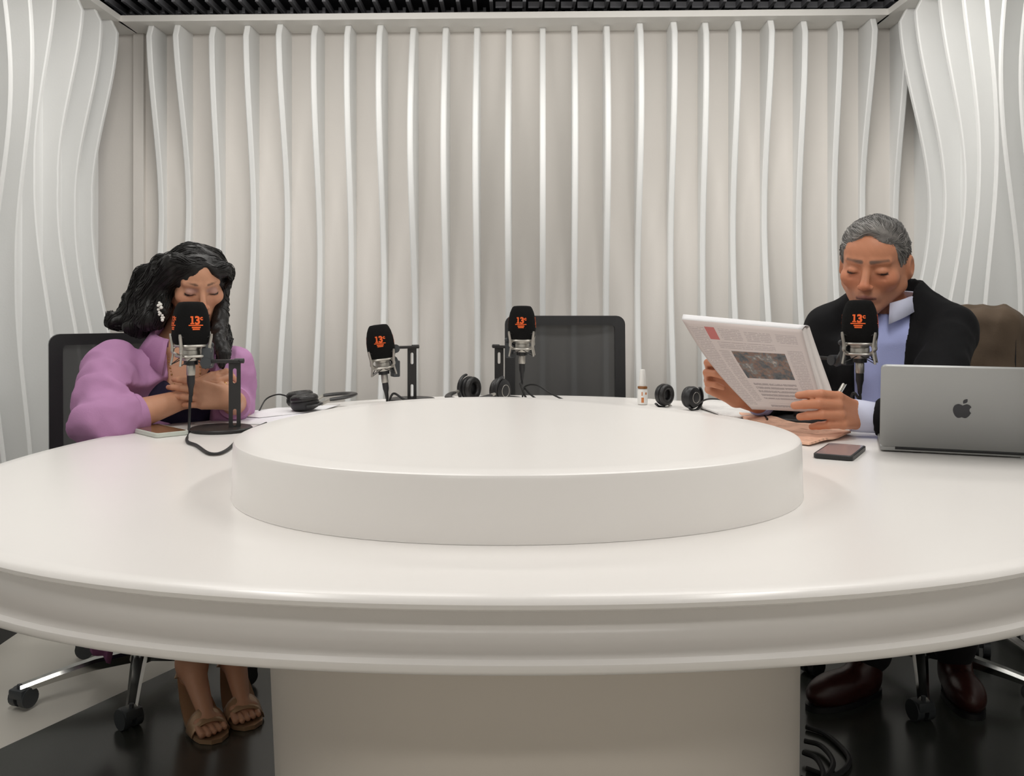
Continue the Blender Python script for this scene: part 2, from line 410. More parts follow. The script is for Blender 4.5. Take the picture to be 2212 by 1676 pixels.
for c in ch3.children:
    if c.name.startswith('leg'): c.rotation_euler = (0, 0, math.radians(27))

# ------------------------------------------------------------------ microphones
def text2d(body, size, bold=0.):
    cu = bpy.data.curves.new('t', 'FONT'); cu.body = body; cu.size = size; cu.offset = bold; cu.align_x = 'CENTER'; cu.resolution_u = 4
    o = bpy.data.objects.new('t', cu); COL.objects.link(o); bpy.context.view_layer.update()
    dg = bpy.context.evaluated_depsgraph_get(); me = bpy.data.meshes.new_from_object(o.evaluated_get(dg))
    v = [(p.co.x, p.co.y) for p in me.vertices]; f = [tuple(p.vertices) for p in me.polygons]
    bpy.data.objects.remove(o); bpy.data.curves.remove(cu); bpy.data.meshes.remove(me); return v, f
def rect2d(x0, y0, x1, y1, n=6):
    v = []; f = []
    for i in range(n+1): x = x0+(x1-x0)*i/n; v += [(x, y0), (x, y1)]
    for i in range(n): f.append((2*i, 2*i+2, 2*i+3, 2*i+1))
    return v, f
def logo2d():
    V = []; F = []
    def put(vf, dx=0, dy=0, sx=1):
        v, f = vf; n = len(V); V.extend([(x*sx+dx, y+dy) for x, y in v]); F.extend([tuple(i+n for i in q) for q in f])
    put(rect2d(-.0112, .0, -.0072, .0185, 1)); put(rect2d(-.0135, .0, -.005, .0028, 2)); put(rect2d(-.0135, .0150, -.0085, .0185, 1))
    put(text2d('3', .0262, .0011), .0026, 0)
    put(text2d('c', .0145, .0006), .0122, .0095)
    put(rect2d(-.0172, -.0042, .0150, -.0016, 8))
    for k, (a, b) in enumerate(((-.0105, .0092), (-.0088, .0075))): put(rect2d(a, -.0095-.0044*k, b, -.0062-.0044*k, 6))
    return V, F
LOGO = logo2d()
FOAM = [(.026, 0), (.036, .002), (.0405, .012), (.0418, .03), (.0415, .050), (.0398, .066), (.0362, .082), (.0315, .0935), (.0285, .0985), (.025, .1015), (.014, .1028), (.001, .103)]
FSQ = 2.9
def foam_r(z):
    for i in range(len(FOAM)-1):
        if FOAM[i][1] <= z <= FOAM[i+1][1]:
            t = (z-FOAM[i][1])/(FOAM[i+1][1]-FOAM[i][1]); return FOAM[i][0]*(1-t)+FOAM[i+1][0]*t
    return .02
def foam_pt(az, z, off):
    ca, sa = math.cos(az), math.sin(az); q = (abs(ca)**FSQ+abs(sa)**FSQ)**(-1/FSQ); r = foam_r(z)*q+off
    return Vector((r*ca, r*sa, z))
def make_mic(base, armaz, L, mz, foamaz, label, tilt=0., base_off=0., cable=None, post_h=.163, post_az=None):
    """base = world xy of the post; armaz = world azimuth of the arm; mz = mount centre height above table"""
    t = empty('desk_microphone', (base[0], base[1], TZ+.0004), 0, label, 'microphone', 'desk microphones on the round table')
    A = Rz(armaz); pa = post_az if post_az is not None else armaz; A2 = Rz(pa)
    bo = A @ Vector((base_off, 0, 0))
    MB().lathe([(.070, 0), (.0725, .002), (.0725, .006), (.070, .0085), (.02, .009)], 40, bo).build('base', M['blackmetal'], t)
    b = plate([(-.0138, .006), (.0138, .006), (.0138, post_h), (-.0138, post_h)], [slot(0, post_h-.032, .0088, .036), slot(0, .032, .0088, .040)], .0055)
    b.v = [A2 @ Vector(p) for p in b.v]; b.build('post', M['blackmetal'], t, smooth=False)
    jx = L*.62
    MB().box(A @ Vector((jx/2-.006, 0, post_h+.003)), (jx+.014, .026, .008), A, bev=.002).tube([A @ Vector((-.022, 0, post_h+.004)), A @ Vector((.0, 0, post_h+.004))], .006, 8).build('arm', M['blackmetal'], t)
    m = Vector((L*math.cos(armaz), L*math.sin(armaz), mz))
    j = A @ Vector((jx, 0, post_h))
    k = MB().tube([j+A @ Vector((0, -.016, 0)), j+A @ Vector((0, .016, 0))], .013, 14)
    k.tube(bez([j, j+A @ Vector((.008, 0, (mz-post_h)*.25-.014)), m+A @ Vector((-.044, 0, -.004)), m+A @ Vector((-.036, 0, .012))], 4), [.012]*13, 10, flat=.8)
    k.box(m+A @ Vector((-.040, 0, -.018)), (.022, .03, .05), A, bev=.004); k.sphere(m+A @ Vector((-.043, -.018, .012)), .007, 6)
    k.build('swivel_clamp', M['greyplastic'], t)
    RT = Ry(tilt) @ Rz(foamaz)
    def tr(b): b.v = [m+RT @ Vector(p) for p in b.v]; return b
    tr(MB().lathe([(.0205, -.024), (.0225, -.02), (.0225, .0), (.0215, .002), (.0225, .005), (.0235, .02), (.0235, .03)], 24)).build('microphone_body', M['silver'], t)
    tr(MB().torus(.0335, .0036, (0, 0, .012), n=32, k=8, sq=3.5)).build('mount_ring', M['silver'], t)
    tr(MB().torus(.0315, .0036, (0, 0, -.013), n=32, k=8, sq=3.5)).build('mount_ring', M['silver'], t)
    for q in range(4):
        a = PI/4+PI/2*q; ca, sa = math.cos(a), math.sin(a)
        pt = lambda r, z: (r*ca, r*sa, z)
        ar = tr(MB().tube(bez([pt(.033, -.012), pt(.047, -.004), pt(.047, .008), pt(.053, .040)], 5), [.0032]*5+[.0046]*6+[.004]*4+[.0028], 8).tube(bez([pt(.046, .0), pt(.047, -.014), pt(.052, -.036)], 4), .0028, 8).tube([pt(.034, .012), pt(.047, .004)], .003, 8)).build('mount_arm', M['silver'], t)
        for s in (-1, 1):
            tr(MB().tube([pt(.053, .038), (.028*math.cos(a+s*.7), .028*math.sin(a+s*.7), .016)], .0011, 5)).build('elastic_cord', M['rubber'], ar)
            tr(MB().tube([pt(.052, -.035), (.024*math.cos(a+s*.7), .024*math.sin(a+s*.7), -.016)], .0011, 5)).build('elastic_cord', M['rubber'], ar)
    tr(MB().lathe([(.0165, -.034), (.0165, -.024), (.006, -.023)], 20)).build('collar', M['blackplastic'], t)
    tr(MB().lathe([(.0095, -.060), (.0105, -.058), (.0105, -.036), (.0095, -.034)], 18)).build('connector', M['silver'], t)
    tr(MB().lathe([(.003, -.112), (.0048, -.108), (.0062, -.09), (.0092, -.078), (.0095, -.0605)], 16)).build('plug', M['blackplastic'], t)
    fo = Vector((0, 0, .014))
    fm = MB().lathe(FOAM, 56, fo, sq=FSQ); ws = tr(fm).build('windscreen', M['foam'], t)
    V, F = LOGO
    for q in range(4):
        az = PI/2*q; b = MB()
        b.add([foam_pt(az+x/.041, .050+y, .0006)+fo for x, y in V], F)
        tr(b); o = link('logo', b.mesh('logo', False), M['orange'], ws)
    if cable:
        st = m+RT @ Vector((0, 0, -.105)); st2 = m+RT @ Vector((0, 0, -.125))
        pts = [st, st2]+[Vector(p)-Vector((base[0], base[1], TZ+.0004)) for p in cable]
        MB().tube(bez(pts, 8), .0034, 8).build('cable', M['rubber'], t)
    return t
c1 = T(478, 930)
p1 = P(507, 930, c1.y)
zt = TZ+.0042
make_mic((p1.x, c1.y), PI, .105, .192, math.radians(-90+36), 'microphone in front of the woman in lilac with a looping cable', base_off=.032, post_az=PI+.35,
         cable=[P(411, 850, c1.y), P(408, 930, c1.y-.02), T(404, 952, zt), T(425, 962, zt), T(455, 980, zt), T(490, 972, zt), T(530, 935, zt), T(575, 914, zt)])
make_mic(P(890, 0, 2.93).to_2d(), math.radians(180+28), .095, .120, math.radians(-90+8), 'microphone left of centre by the far edge of the table', tilt=math.radians(-7),
         cable=[P(850, 850, 2.86), P(875, 864, 2.84), T(905, 869, zt)], post_az=PI+.05)
make_mic(P(1078, 0, 2.95).to_2d(), math.radians(-28), .080, .176, math.radians(-90-4), 'microphone right of centre in front of the empty chair', post_az=.15,
         cable=[P(1124, 830, 2.87), T(1140, 864, zt), T(1165, 868, zt)])
make_mic((.748, 2.49), math.radians(-63), .205, .196, math.radians(-90-24), 'microphone held up to the mouth of the man with the newspaper', post_az=.35,
         cable=[P(1842, 850, 2.31), P(1825, 905, 2.36), T(1800, 912, zt)])
# loose lead lying behind the disc
MB().tube(bez([T(1128, 866, zt), P(1133, 836, 2.93), P(1160, 832, 2.9), P(1190, 850, 2.88), T(1235, 872, zt)], 8), .0028, 8).tube(bez([P(1133, 838, 2.93), P(1146, 852, 2.91), T(1165, 866, zt)], 6), .0028, 8).build('audio_lead', M['rubber'], label='thin black lead curling on the table before the empty chair', cat='cable')

# ------------------------------------------------------------------ headphones
def make_headphones(label, flat_cups=False):
    t = empty('headphones', (0, 0, 0), 0, label, 'headphones', 'black studio headphones on the round table')
    for s in (-1, 1):
        R = Ry(s*PI/2)
        c = Vector((s*.062, 0, 0)); q = -s
        if flat_cups: R = Rx(PI/2) @ Rz(s*.3); c = Vector((s*.066, .004, 0))
        ax = R @ Vector((0, 0, 1))
        cup = MB().lathe([(.034, -.004), (.041, 0), (.042, .010), (.037, .020), (.026, .025), (.012, .026)], 28, c, R).build('ear_cup', M['blackplastic'], t)
        MB().torus(.0295, .0115, c-ax*.008, R, 28, 10).build('ear_cushion', M['leather'], cup)
        MB().torus(.020, .0016, c+ax*.0245, R, 24, 6).build('cup_ring', M['silver'], cup)
        yo = R @ Vector((1, 0, 0)) if not flat_cups else None
        if flat_cups: pts = [c+Vector((.047*math.sin(a), -.012, .047*math.cos(a))) for a in np.linspace(-1.6, 1.6, 13)]
        else: pts = [Vector((s*.079, .047*math.sin(a), .047*math.cos(a))) for a in np.linspace(-1.6, 1.6, 13)]
        MB().tube(pts, .0042, 8, flat=1.6).build('yoke', M['blackplastic'], t)
        MB().tube([(s*.0705 if flat_cups else s*.0785, -.01 if flat_cups else 0, .046), (s*.078, 0, .074)], .0055, 8).build('slider', M['silver'], t)
    pts = [Vector((.078*math.sin(a), 0, .075+.078*math.cos(a))) for a in np.linspace(-1.62, 1.62, 25)]
    MB().tube(pts, [.010]+[.0125]*23+[.010], 10, flat=.45, up=(0, 1, 0)).build('headband', M['leather'], t)
    return t
hp1 = make_headphones('headphones lying flat beside the papers by the woman in lilac', True)
hp2 = make_headphones('headphones lying behind the disc at the foot of a microphone')
hp3 = copy_tree(hp2); hp3['label'] = 'headphones next to the small bottle and white papers'
def pose(o, loc, M3, sc=.88): o.matrix_world = Matrix.Translation(loc) @ M3.to_4x4() @ Matrix.Scale(sc, 4)
# flat: x axis of the pair lies back to front, band points right
def frame(xa, za): xa = Vector(xa).normalized(); za = Vector(za); za = (za-xa*za.dot(xa)).normalized(); y = za.cross(xa); return Matrix((xa, y, za)).transposed()
q = T(648, 888); pose(hp1, Vector((q.x, q.y+.03, TZ+.026)), frame((-.30, .93, -.02), (.95, .30, .10)), .95)
q = P(1048, 0, 2.86); pose(hp2, Vector((q.x, q.y, TZ+.043)), frame((.75, -.55, 0), (-.85, -.1, -.08)))
q = P(1464, 0, 2.74); pose(hp3, Vector((q.x, q.y, TZ+.036)), frame((.62, -.70, 0), (-.55, .75, -.08)), .76)
MB().tube(bez([T(560, 887, zt), P(575, 862, 2.75), P(600, 852, 2.74), P(622, 856, 2.72)], 8), .0022, 6).build('headphone_lead', M['rubber'], label='thin lead arching up to the headphones by the woman', cat='cable')
MB().tube(bez([P(1508, 872, 2.66), P(1530, 862, 2.6), P(1570, 865, 2.55), P(1625, 880, 2.52), P(1650, 897, 2.50), T(1658, 905, TZ+.012)], 8), .0024, 6).build('headphone_lead', M['rubber'], label='thin lead arching from the headphones across the white papers', cat='cable')

# ------------------------------------------------------------------ small bottle
q = T(1388, 874); bt = empty('spray_bottle', (q.x, q.y, TZ+.0005), 0, 'small white bottle with a tapered cap beside the headphones', 'bottle')
k = q.y/FPX
MB().lathe([(9*k, 0), (11*k, .002), (11*k, 30*k), (9.5*k, 34*k)], 24).build('bottle_body', M['white'], bt)
MB().lathe([(8.5*k, 34*k), (10.5*k, 35*k), (10.5*k, 39*k), (8*k, 40*k)], 24).build('neck_ring', M['amber'], bt)
MB().lathe([(8*k, 40*k), (8.6*k, 41*k), (5.8*k, 73*k), (5.2*k, 75.5*k), (.001, 76*k)], 20).build('cap', M['white'], bt)
b = MB()
for (a0, a1, z0, z1) in ((-1.95, -1.45, 5, 16), (-1.15, -.8, 22, 27), (-1.9, -1.7, 20, 28)):
    v = []; n = 5
    for i in range(n+1):
        a = a0+(a1-a0)*i/n; v += [(11.15*k*math.cos(a), 11.15*k*math.sin(a), z0*k), (11.15*k*math.cos(a), 11.15*k*math.sin(a), z1*k)]
    b.add(v, [(2*i, 2*i+2, 2*i+3, 2*i+1) for i in range(n)])
b.build('label_print', mat('orange_label', (.6, .2, .06), .6), bt)

# ------------------------------------------------------------------ laptop
A = Vector((.763, 1.981, 0)); e = Vector((.941, -.338, 0)).normalized(); nrm = Vector((-.338, -.941, 0)).normalized(); LW, LD = .300, .212
lap = empty('laptop', (A.x, A.y, TZ+.0004), 0, 'open grey laptop seen from behind in front of the man', 'laptop')
FR = Matrix((e, -nrm, Vector((0, 0, 1)))).transposed()           # local x along hinge, y away from camera
b = MB().box((LW/2, LD/2, .0075), (LW, LD, .011), bev=.004); b.v = [FR @ Vector(p) for p in b.v]; b.build('base', M['alu'], lap)
b = MB()
for r_ in range(5):
    for c_ in range(13): b.box((.03+c_*.0203, .045+r_*.0195, .0137), (.017, .0165, .0014))
b.v = [FR @ Vector(p) for p in b.v]; b.build('keyboard', M['blackplastic'], lap, kind='stuff', smooth=False)
al = math.radians(35)
up = Vector((0, 0, 1))*math.cos(al)+nrm*math.sin(al); LR = Matrix((e, e.cross(up)*-1, up)).transposed()
off = Vector((0, 0, .012))
b = plate([(x+LW/2, z+LD/2+.002) for x, z in rrect(LW, LD, .010)], [], .0055); b.v = [LR @ Vector(p)+off for p in b.v]; lid = b.build('lid', M['alu'], lap)
b = MB().tube([FR @ Vector((.03, .002, .010)), FR @ Vector((LW-.03, .002, .010))], .005, 8); b.build('hinge', M['blackplastic'], lap)
# fruit-shaped emblem on the lid
def emblem():
    half = [(0, .36), (.10, .42), (.22, .46), (.36, .40), (.45, .28), (.49, .08), (.46, -.12), (.38, -.32), (.26, -.47), (.14, -.50), (0, -.45)]
    r = bez([(x, y, 0) for x, y in half], 4); l = [Vector((-p.x, p.y, 0)) for p in r[::-1]]
    bc, br = Vector((.60, .07, 0)), .235
    out = []
    for p in r+l[1:-1]:
        if (p-bc).length < br: p = bc+(p-bc).normalized()*br if (p-bc).length > 1e-4 else p
        out.append((p.x, p.y))
    leaf = []
    for i in range(9): t_ = i/8; a = Vector((.02, .50, 0)).lerp(Vector((.22, .82, 0)), t_); w_ = .11*math.sin(PI*t_); leaf.append((a.x-w_*.85, a.y+w_*.52))
    for i in range(1, 8): t_ = 1-i/8; a = Vector((.02, .50, 0)).lerp(Vector((.22, .82, 0)), t_); w_ = .11*math.sin(PI*t_); leaf.append((a.x+w_*.85, a.y-w_*.52))
    return out, leaf
o_, l_ = emblem(); s = .037; b = MB()
for poly in (o_, l_):
    pb = plate([(LW/2+x*s*.93, LD/2+.0+y*s) for x, y in poly], [], .0006); b.add([(p[0], p[1]-.0030, p[2]) for p in pb.v], pb.f)
sgn = 1 if (LR @ Vector((0, -1, 0))).dot(nrm) > 0 else -1
b.v = [(p[0], sgn*p[1], p[2]) for p in b.v]
b.v = [LR @ Vector(p)+off for p in b.v]; b.build('emblem', M['darkgrey'], lid, smooth=False)
b = MB().box((LW/2, sgn*.0031, LD/2+.003), (LW-.012, .0006, LD-.016)); b.v = [LR @ Vector(p)+off for p in b.v]; b.build('screen', M['blackplastic'], lap, smooth=False)

# ------------------------------------------------------------------ phones
def phone(name, c, ax, L, Wd, th, m_case, m_face, label):
    ax = Vector((ax[0], ax[1], 0)).normalized(); R = Matrix((ax, Vector((-ax.y, ax.x, 0)), Vector((0, 0, 1)))).transposed()
    t = empty(name, (c[0], c[1], TZ+.0005), 0, label, 'phone')
    pts = rrect(L, Wd, .010); b = MB()
    b.v = []; 
    for k_, (z, d) in enumerate(((0, .0012), (.0012, 0), (th-.0012, 0), (th, .0012))):
        b.v += [tuple(R @ Vector((x*(1-2*d/L), y*(1-2*d/Wd), z))) for x, y in pts]
    n = len(pts); b.f = [tuple(range(n)), tuple(3*n+i for i in range(n))]+[(k_*n+i, k_*n+(i+1) % n, (k_+1)*n+(i+1) % n, (k_+1)*n+i) for k_ in range(3) for i in range(n)]
    b.build('case', m_case, t)
    MB().prism([tuple((R @ Vector((x, y, 0))).to_2d()) for x, y in rrect(L-.009, Wd-.009, .007)], th-.0002, th+.0005).build('screen', m_face, t, smooth=False)
q = T(1815, 981); phone('smartphone', (q.x, q.y), (.494, .87), .158, .076, .0095, M['blackplastic'], M['glass'], 'black smartphone lying face up in front of the laptop')
q = T(340, 935); phone('smartphone', (q.x, q.y), (.126, -.127), .165, .080, .010, mat('pale_green_case', (.55, .58, .52), .5), mat('glass_brown_reflection', (.20, .10, .05), .18, coat=.5), 'smartphone in a pale case lying by the woman\'s elbow')  # brown of the screen is a reflection put into its base colour

# ------------------------------------------------------------------ papers
def sheet(name, px, z, m, label, cat, th=.0012, wav=0., seed=0, group=None):
    pts = [T(x, y, z) for x, y in px]; n = len(pts); c = sum((Vector((p.x, p.y, 0)) for p in pts), Vector())/n
    rnd = random.Random(seed); b = MB(); rings = 5; v = []
    ph = rnd.random()*6
    def h(p): return wav*(.5+.5*math.sin(p.x*38+ph)*math.cos(p.y*31+ph*2))
    dense = []
    for i in range(n):
        for k_ in range(4): dense.append(pts[i].lerp(pts[(i+1) % n], k_/4))
    n = len(dense)
    for side in (0, 1):
        for r_ in range(rings+1):
            s_ = 1-r_/rings*.98
            for p in dense:
                w_ = Vector((c.x+(p.x-c.x)*s_, c.y+(p.y-c.y)*s_, 0)); v.append((w_.x, w_.y, z+(th if side == 0 else 0)+h(w_)))
    f = []; off = (rings+1)*n
    for side in (0, 1):
        for r_ in range(rings):
            for i in range(n): f.append((side*off+r_*n+i, side*off+r_*n+(i+1) % n, side*off+(r_+1)*n+(i+1) % n, side*off+(r_+1)*n+i))
        f.append(tuple(side*off+rings*n+i for i in range(n)))
    for i in range(n): f.append((i, (i+1) % n, off+(i+1) % n, off+i))
    b.add(v, f); return b.build(name, m, label=label, cat=cat, group=group)
def print_mat(name, base, ink, scale, amt=.5):
    m = mat(name, base, .85); nt = m.node_tree; bs = nt.nodes['Principled BSDF']
    tc = nt.nodes.new('ShaderNodeTexCoord'); w = nt.nodes.new('ShaderNodeTexWave'); w.wave_type = 'BANDS'; w.bands_direction = 'DIAGONAL'
    w.inputs['Scale'].default_value = scale; w.inputs['Distortion'].default_value = 3; w.inputs['Detail'].default_value = 2; w.inputs['Detail Scale'].default_value = 3
    nz = nt.nodes.new('ShaderNodeTexNoise'); nz.inputs['Scale'].default_value = 14
    nt.links.new(tc.outputs['Object'], w.inputs['Vector']); nt.links.new(tc.outputs['Object'], nz.inputs['Vector'])
    mr = nt.nodes.new('ShaderNodeMapRange'); mr.inputs[1].default_value = .48; mr.inputs[2].default_value = .56
    nt.links.new(nz.outputs['Fac'], mr.inputs[0])
    mu = nt.nodes.new('ShaderNodeMath'); mu.operation = 'MULTIPLY'; nt.links.new(w.outputs['Fac'], mu.inputs[0]); nt.links.new(mr.outputs[0], mu.inputs[1])
    m2 = nt.nodes.new('ShaderNodeMath'); m2.operation = 'MULTIPLY'; m2.inputs[1].default_value = amt; nt.links.new(mu.outputs[0], m2.inputs[0])
    mx = nt.nodes.new('ShaderNodeMix'); mx.data_type = 'RGBA'; mx.inputs['A'].default_value = (*base, 1); mx.inputs['B'].default_value = (*ink, 1)
    nt.links.new(m2.outputs[0], mx.inputs['Factor']); nt.links.new(mx.outputs['Result'], bs.inputs['Base Color']); return m
M['newsprint'] = print_mat('newsprint', (.74, .72, .70), (.32, .30, .30), 30, .35)
M['salmon'] = print_mat('salmon_newsprint', (.86, .52, .37), (.35, .17, .11), 26, .55)
M['sheet'] = print_mat('printed_sheet', (.80, .79, .82), (.55, .54, .58), 60, .3)
sheet('paper_sheet', [(420, 915), (545, 890), (725, 877), (640, 905), (575, 917)], TZ+.0006, M['sheet'], 'white printed sheet under the microphone by the woman', 'paper', wav=.0)
sheet('paper_sheet', [(470, 897), (600, 882), (735, 876), (690, 888), (560, 903)], TZ+.0022, M['paper'], 'white sheet of paper beneath the flat headphones', 'paper', wav=.002, seed=2)
sheet('newspaper', [(1508, 882), (1525, 868), (1590, 867), (1700, 884), (1705, 896), (1600, 904), (1560, 900)], TZ+.0006, M['newsprint'], 'white newspaper lying flat beside the headphones', 'newspaper', .004, .006, 3)
sheet('newspaper', [(1597, 898), (1640, 900), (1720, 918), (1790, 926), (1838, 940), (1800, 953), (1748, 964), (1690, 955), (1620, 915)], TZ+.0006, M['salmon'], 'salmon pink newspaper lying folded by the disc', 'newspaper', .005, .006, 5)

# ------------------------------------------------------------------ implicit-surface modelling kit
f32 = np.float32
def V3(p): return np.array((p[0], p[1], p[2]), dtype=f32)
def rc(Q, a, b, ra, rb):
    a = V3(a); b = V3(b); ab = b-a; L = float(ab @ ab)+1e-12
    t = np.clip(((Q-a) @ ab)/L, 0, 1); D = Q-a-t[:, None]*ab
    return np.sqrt((D*D).sum(1))-(ra+t*(rb-ra))
def el(Q, c, r):
    q = (Q-V3(c))/V3(r); k0 = np.sqrt((q*q).sum(1))+1e-9; q2 = q/V3(r); k1 = np.sqrt((q2*q2).sum(1))+1e-9
    return k0*(k0-1)/k1
def smin(a, b, k): h = np.clip(.5+.5*(b-a)/k, 0, 1); return b*(1-h)+a*h-k*h*(1-h)
def smax(a, b, k): return -smin(-a, -b, k)
def polyline(Q, pts, rs, k=.0):
    d = None
    for i in range(len(pts)-1):
        e = rc(Q, pts[i], pts[i+1], rs[i], rs[i+1]); d = e if d is None else (np.minimum(d, e) if k == 0 else smin(d, e, k))
    return d
_rng = np.random.RandomState(3)
_ND = _rng.normal(size=(14, 3)).astype(f32); _NP = _rng.rand(14).astype(f32)*6.28
def wob(Q, freq, seed=0, stretch=(1, 1, 1)):
    s = 0; q = Q*V3(stretch)
    for i in range(7): j = (i+seed*3) % 14; s = s+np.sin((q @ _ND[j])*freq*(1+.23*i)+_NP[j]+seed)/(1+.35*i)
    return s/4.
def nets(f, lo, hi, h, chunk=250000):
    """naive surface nets"""
    lo = np.array(lo, float); hi = np.array(hi, float); n = np.ceil((hi-lo)/h).astype(int)+1
    ax = [lo[i]+h*np.arange(n[i]) for i in range(3)]
    G = np.empty((n[0]*n[1]*n[2], 3), f32); X, Y, Z = np.meshgrid(*ax, indexing='ij'); G[:, 0] = X.ravel(); G[:, 1] = Y.ravel(); G[:, 2] = Z.ravel()
    val = np.empty(len(G), f32)
    for s in range(0, len(G), chunk): val[s:s+chunk] = f(G[s:s+chunk])
    val = val.reshape(n); ins = val < 0
    c = [slice(0, -1), slice(1, None)]
    cor = {(i, j, k): val[c[i], c[j], c[k]] for i in (0, 1) for j in (0, 1) for k in (0, 1)}
    cnt = np.zeros(n-1); acc = np.zeros((*(n-1), 3))
    for a in cor:
        for d in range(3):
            if a[d] == 0:
                b = list(a); b[d] = 1; b = tuple(b); va, vb = cor[a], cor[b]; m = (va < 0) != (vb < 0)
                t = np.where(m, va/(va-vb+1e-12), 0); cnt += m
                for q in range(3): acc[..., q] += m*(a[q]+(t if q == d else 0))
    act = cnt > 0; idx = -np.ones(n-1, int); idx[act] = np.arange(act.sum())
    V = acc[act]/cnt[act][:, None]; ijk = np.argwhere(act); V = lo+(ijk+V)*h
    F = []
    for d in range(3):
        e1, e2 = [(1, 2), (2, 0), (0, 1)][d]
        sa = [slice(None)]*3; sb = [slice(None)]*3; sa[d] = slice(0, -1); sb[d] = slice(1, None)
        A_, B_ = ins[tuple(sa)], ins[tuple(sb)]; m = A_ != B_
        w = np.argwhere(m); w = w[(w[:, e1] > 0) & (w[:, e2] > 0) & (w[:, e1] < n[e1]-1) & (w[:, e2] < n[e2]-1)]
        u1 = np.zeros(3, int); u1[e1] = 1; u2 = np.zeros(3, int); u2[e2] = 1
        q = np.stack([idx[tuple((w-u1-u2).T)], idx[tuple((w-u2).T)], idx[tuple(w.T)], idx[tuple((w-u1).T)]], 1)
        fl = ~A_[tuple(w.T)]; q[fl] = q[fl][:, ::-1]; F.append(q)
    F = np.concatenate(F); F = F[(F >= 0).all(1)]
    return V, F
def np_mesh(name, V, F, col=None, smooth=True):
    me = bpy.data.meshes.new(name); me.from_pydata(V.tolist(), [], F.tolist() if isinstance(F, np.ndarray) else F); me.update()
    if smooth: me.polygons.foreach_set('use_smooth', [True]*len(me.polygons))
    if col is not None:
        at = me.color_attributes.new('Col', 'FLOAT_COLOR', 'POINT'); c = np.ones((len(V), 4), f32); c[:, :3] = col; at.data.foreach_set('color', c.ravel())
    return me
def merge(parts):
    V = []; F = []; C = []; n = 0
    for v, f, c in parts: V.append(v); F += (np.asarray(f)+n).tolist(); C.append(c); n += len(v)
    return np.concatenate(V), F, np.concatenate(C)
class Frame:
    """head/torso frame: x = person's right, y = forward, z = up"""
    def __init__(s, O, yaw, pitch=0., roll=0.):
        f = Vector((math.sin(yaw), -math.cos(yaw), 0)); r = f.cross(Vector((0, 0, 1))); u = Vector((0, 0, 1))
        f2 = f*math.cos(pitch)-u*math.sin(pitch); u2 = u*math.cos(pitch)+f*math.sin(pitch)
        r2 = r*math.cos(roll)+u2*math.sin(roll); u3 = u2*math.cos(roll)-r*math.sin(roll)
        s.O = V3(O); s.r, s.f, s.u = r2, f2, u3; s.M = np.array([V3(r2), V3(f2), V3(u3)], f32)
    def loc(s, Q): return (Q-s.O) @ s.M.T
    def out(s, p): return Vector([float(a) for a in s.O+V3(p) @ s.M])
# ---- head
def head_sdf(L, s, male):
    Q = L/s; Q = Q/V3((1.06 if male else 1., 1, 1)); A = Q.copy(); A[:, 0] = np.abs(A[:, 0])
    d = el(Q, (0, -.012, .036 if male else .028), (.0745, .096 if male else .092, .082 if male else .067))
    d = smin(d, el(Q, (0, .030, -.025), (.058 if male else .055, .060, .084)), .03)
    d = smin(d, el(Q, (0, .046, .045) if male else (0, .036, .036), (.056, .042, .046) if male else (.055, .044, .043)), .02)
    jw = (.058, .047)[0 if male else 1]
    d = smin(d, rc(A, (jw, .0, -.052), (.014, .068, -.100), .019, .017), .022)
    d = smin(d, el(Q, (0, .078, -.099), (.024 if male else .019, .019, .017)), .014)
    d = smin(d, el(A, (.044, .056, -.024), (.024, .026, .022)), .02)
    d = smin(d, rc(A, (.011, .086, .022), (.045, .070, .024), .0085 if male else .006, .0075), .012)
    d = smax(d, -el(A, (.031, .096, .001), (.020, .014, .0125)), .012)
    d = smin(d, el(A, (.031, .0735, -.001), (.0165, .0155, .0125)), .004)
    nb = .0080 if male else .0066
    d = smin(d, rc(Q, (0, .085, .012), (0, .111, -.034), nb, nb+.003), .009)
    d = smin(d, el(Q, (0, .111, -.037), (nb+.0045, nb+.004, nb+.002)), .006)
    d = smin(d, el(A, (.0125, .101, -.0405), (.0075, .010, .0075)), .005)
    d = smax(d, -el(A, (.0072, .108, -.0485), (.0034, .0045, .004)), .003)
    d = smin(d, el(Q, (0, .076, -.068), (.029, .022, .022)), .014)
    d = smin(d, rc(A, (0, .0985, -.0655), (.0225, .087, -.0695), .0048, .0022), .005)
    d = smin(d, rc(A, (0, .0965, -.0770), (.0195, .086, -.0735), .0058, .0024), .005)
    d = smax(d, -rc(A, (0, .1045, -.0712), (.0235, .0915, -.0718), .0026, .0012), .003)
    if male: d = smax(d, -rc(A, (.0195, .1005, -.046), (.036, .085, -.080), .0026, .0018), .008); d = smax(d, -rc(A, (.016, .095, -.014), (.042, .082, -.020), .0012, .001), .006)
    d = smin(d, el(A, (.050, -.008, -.022), (.0225, .036, .052)), .02)
    e = el(A, (.0790, -.018, -.006), (.0115, .020, .033)); e = smax(e, -el(A, (.0905, -.012, -.002), (.0085, .012, .021)), .004)
    d = smin(d, e, .006)
    d = smin(d, rc(Q, (0, -.026, -.045), (0, -.052, -.20), .053 if male else .044, .056 if male else .047), .022)
    return d*s
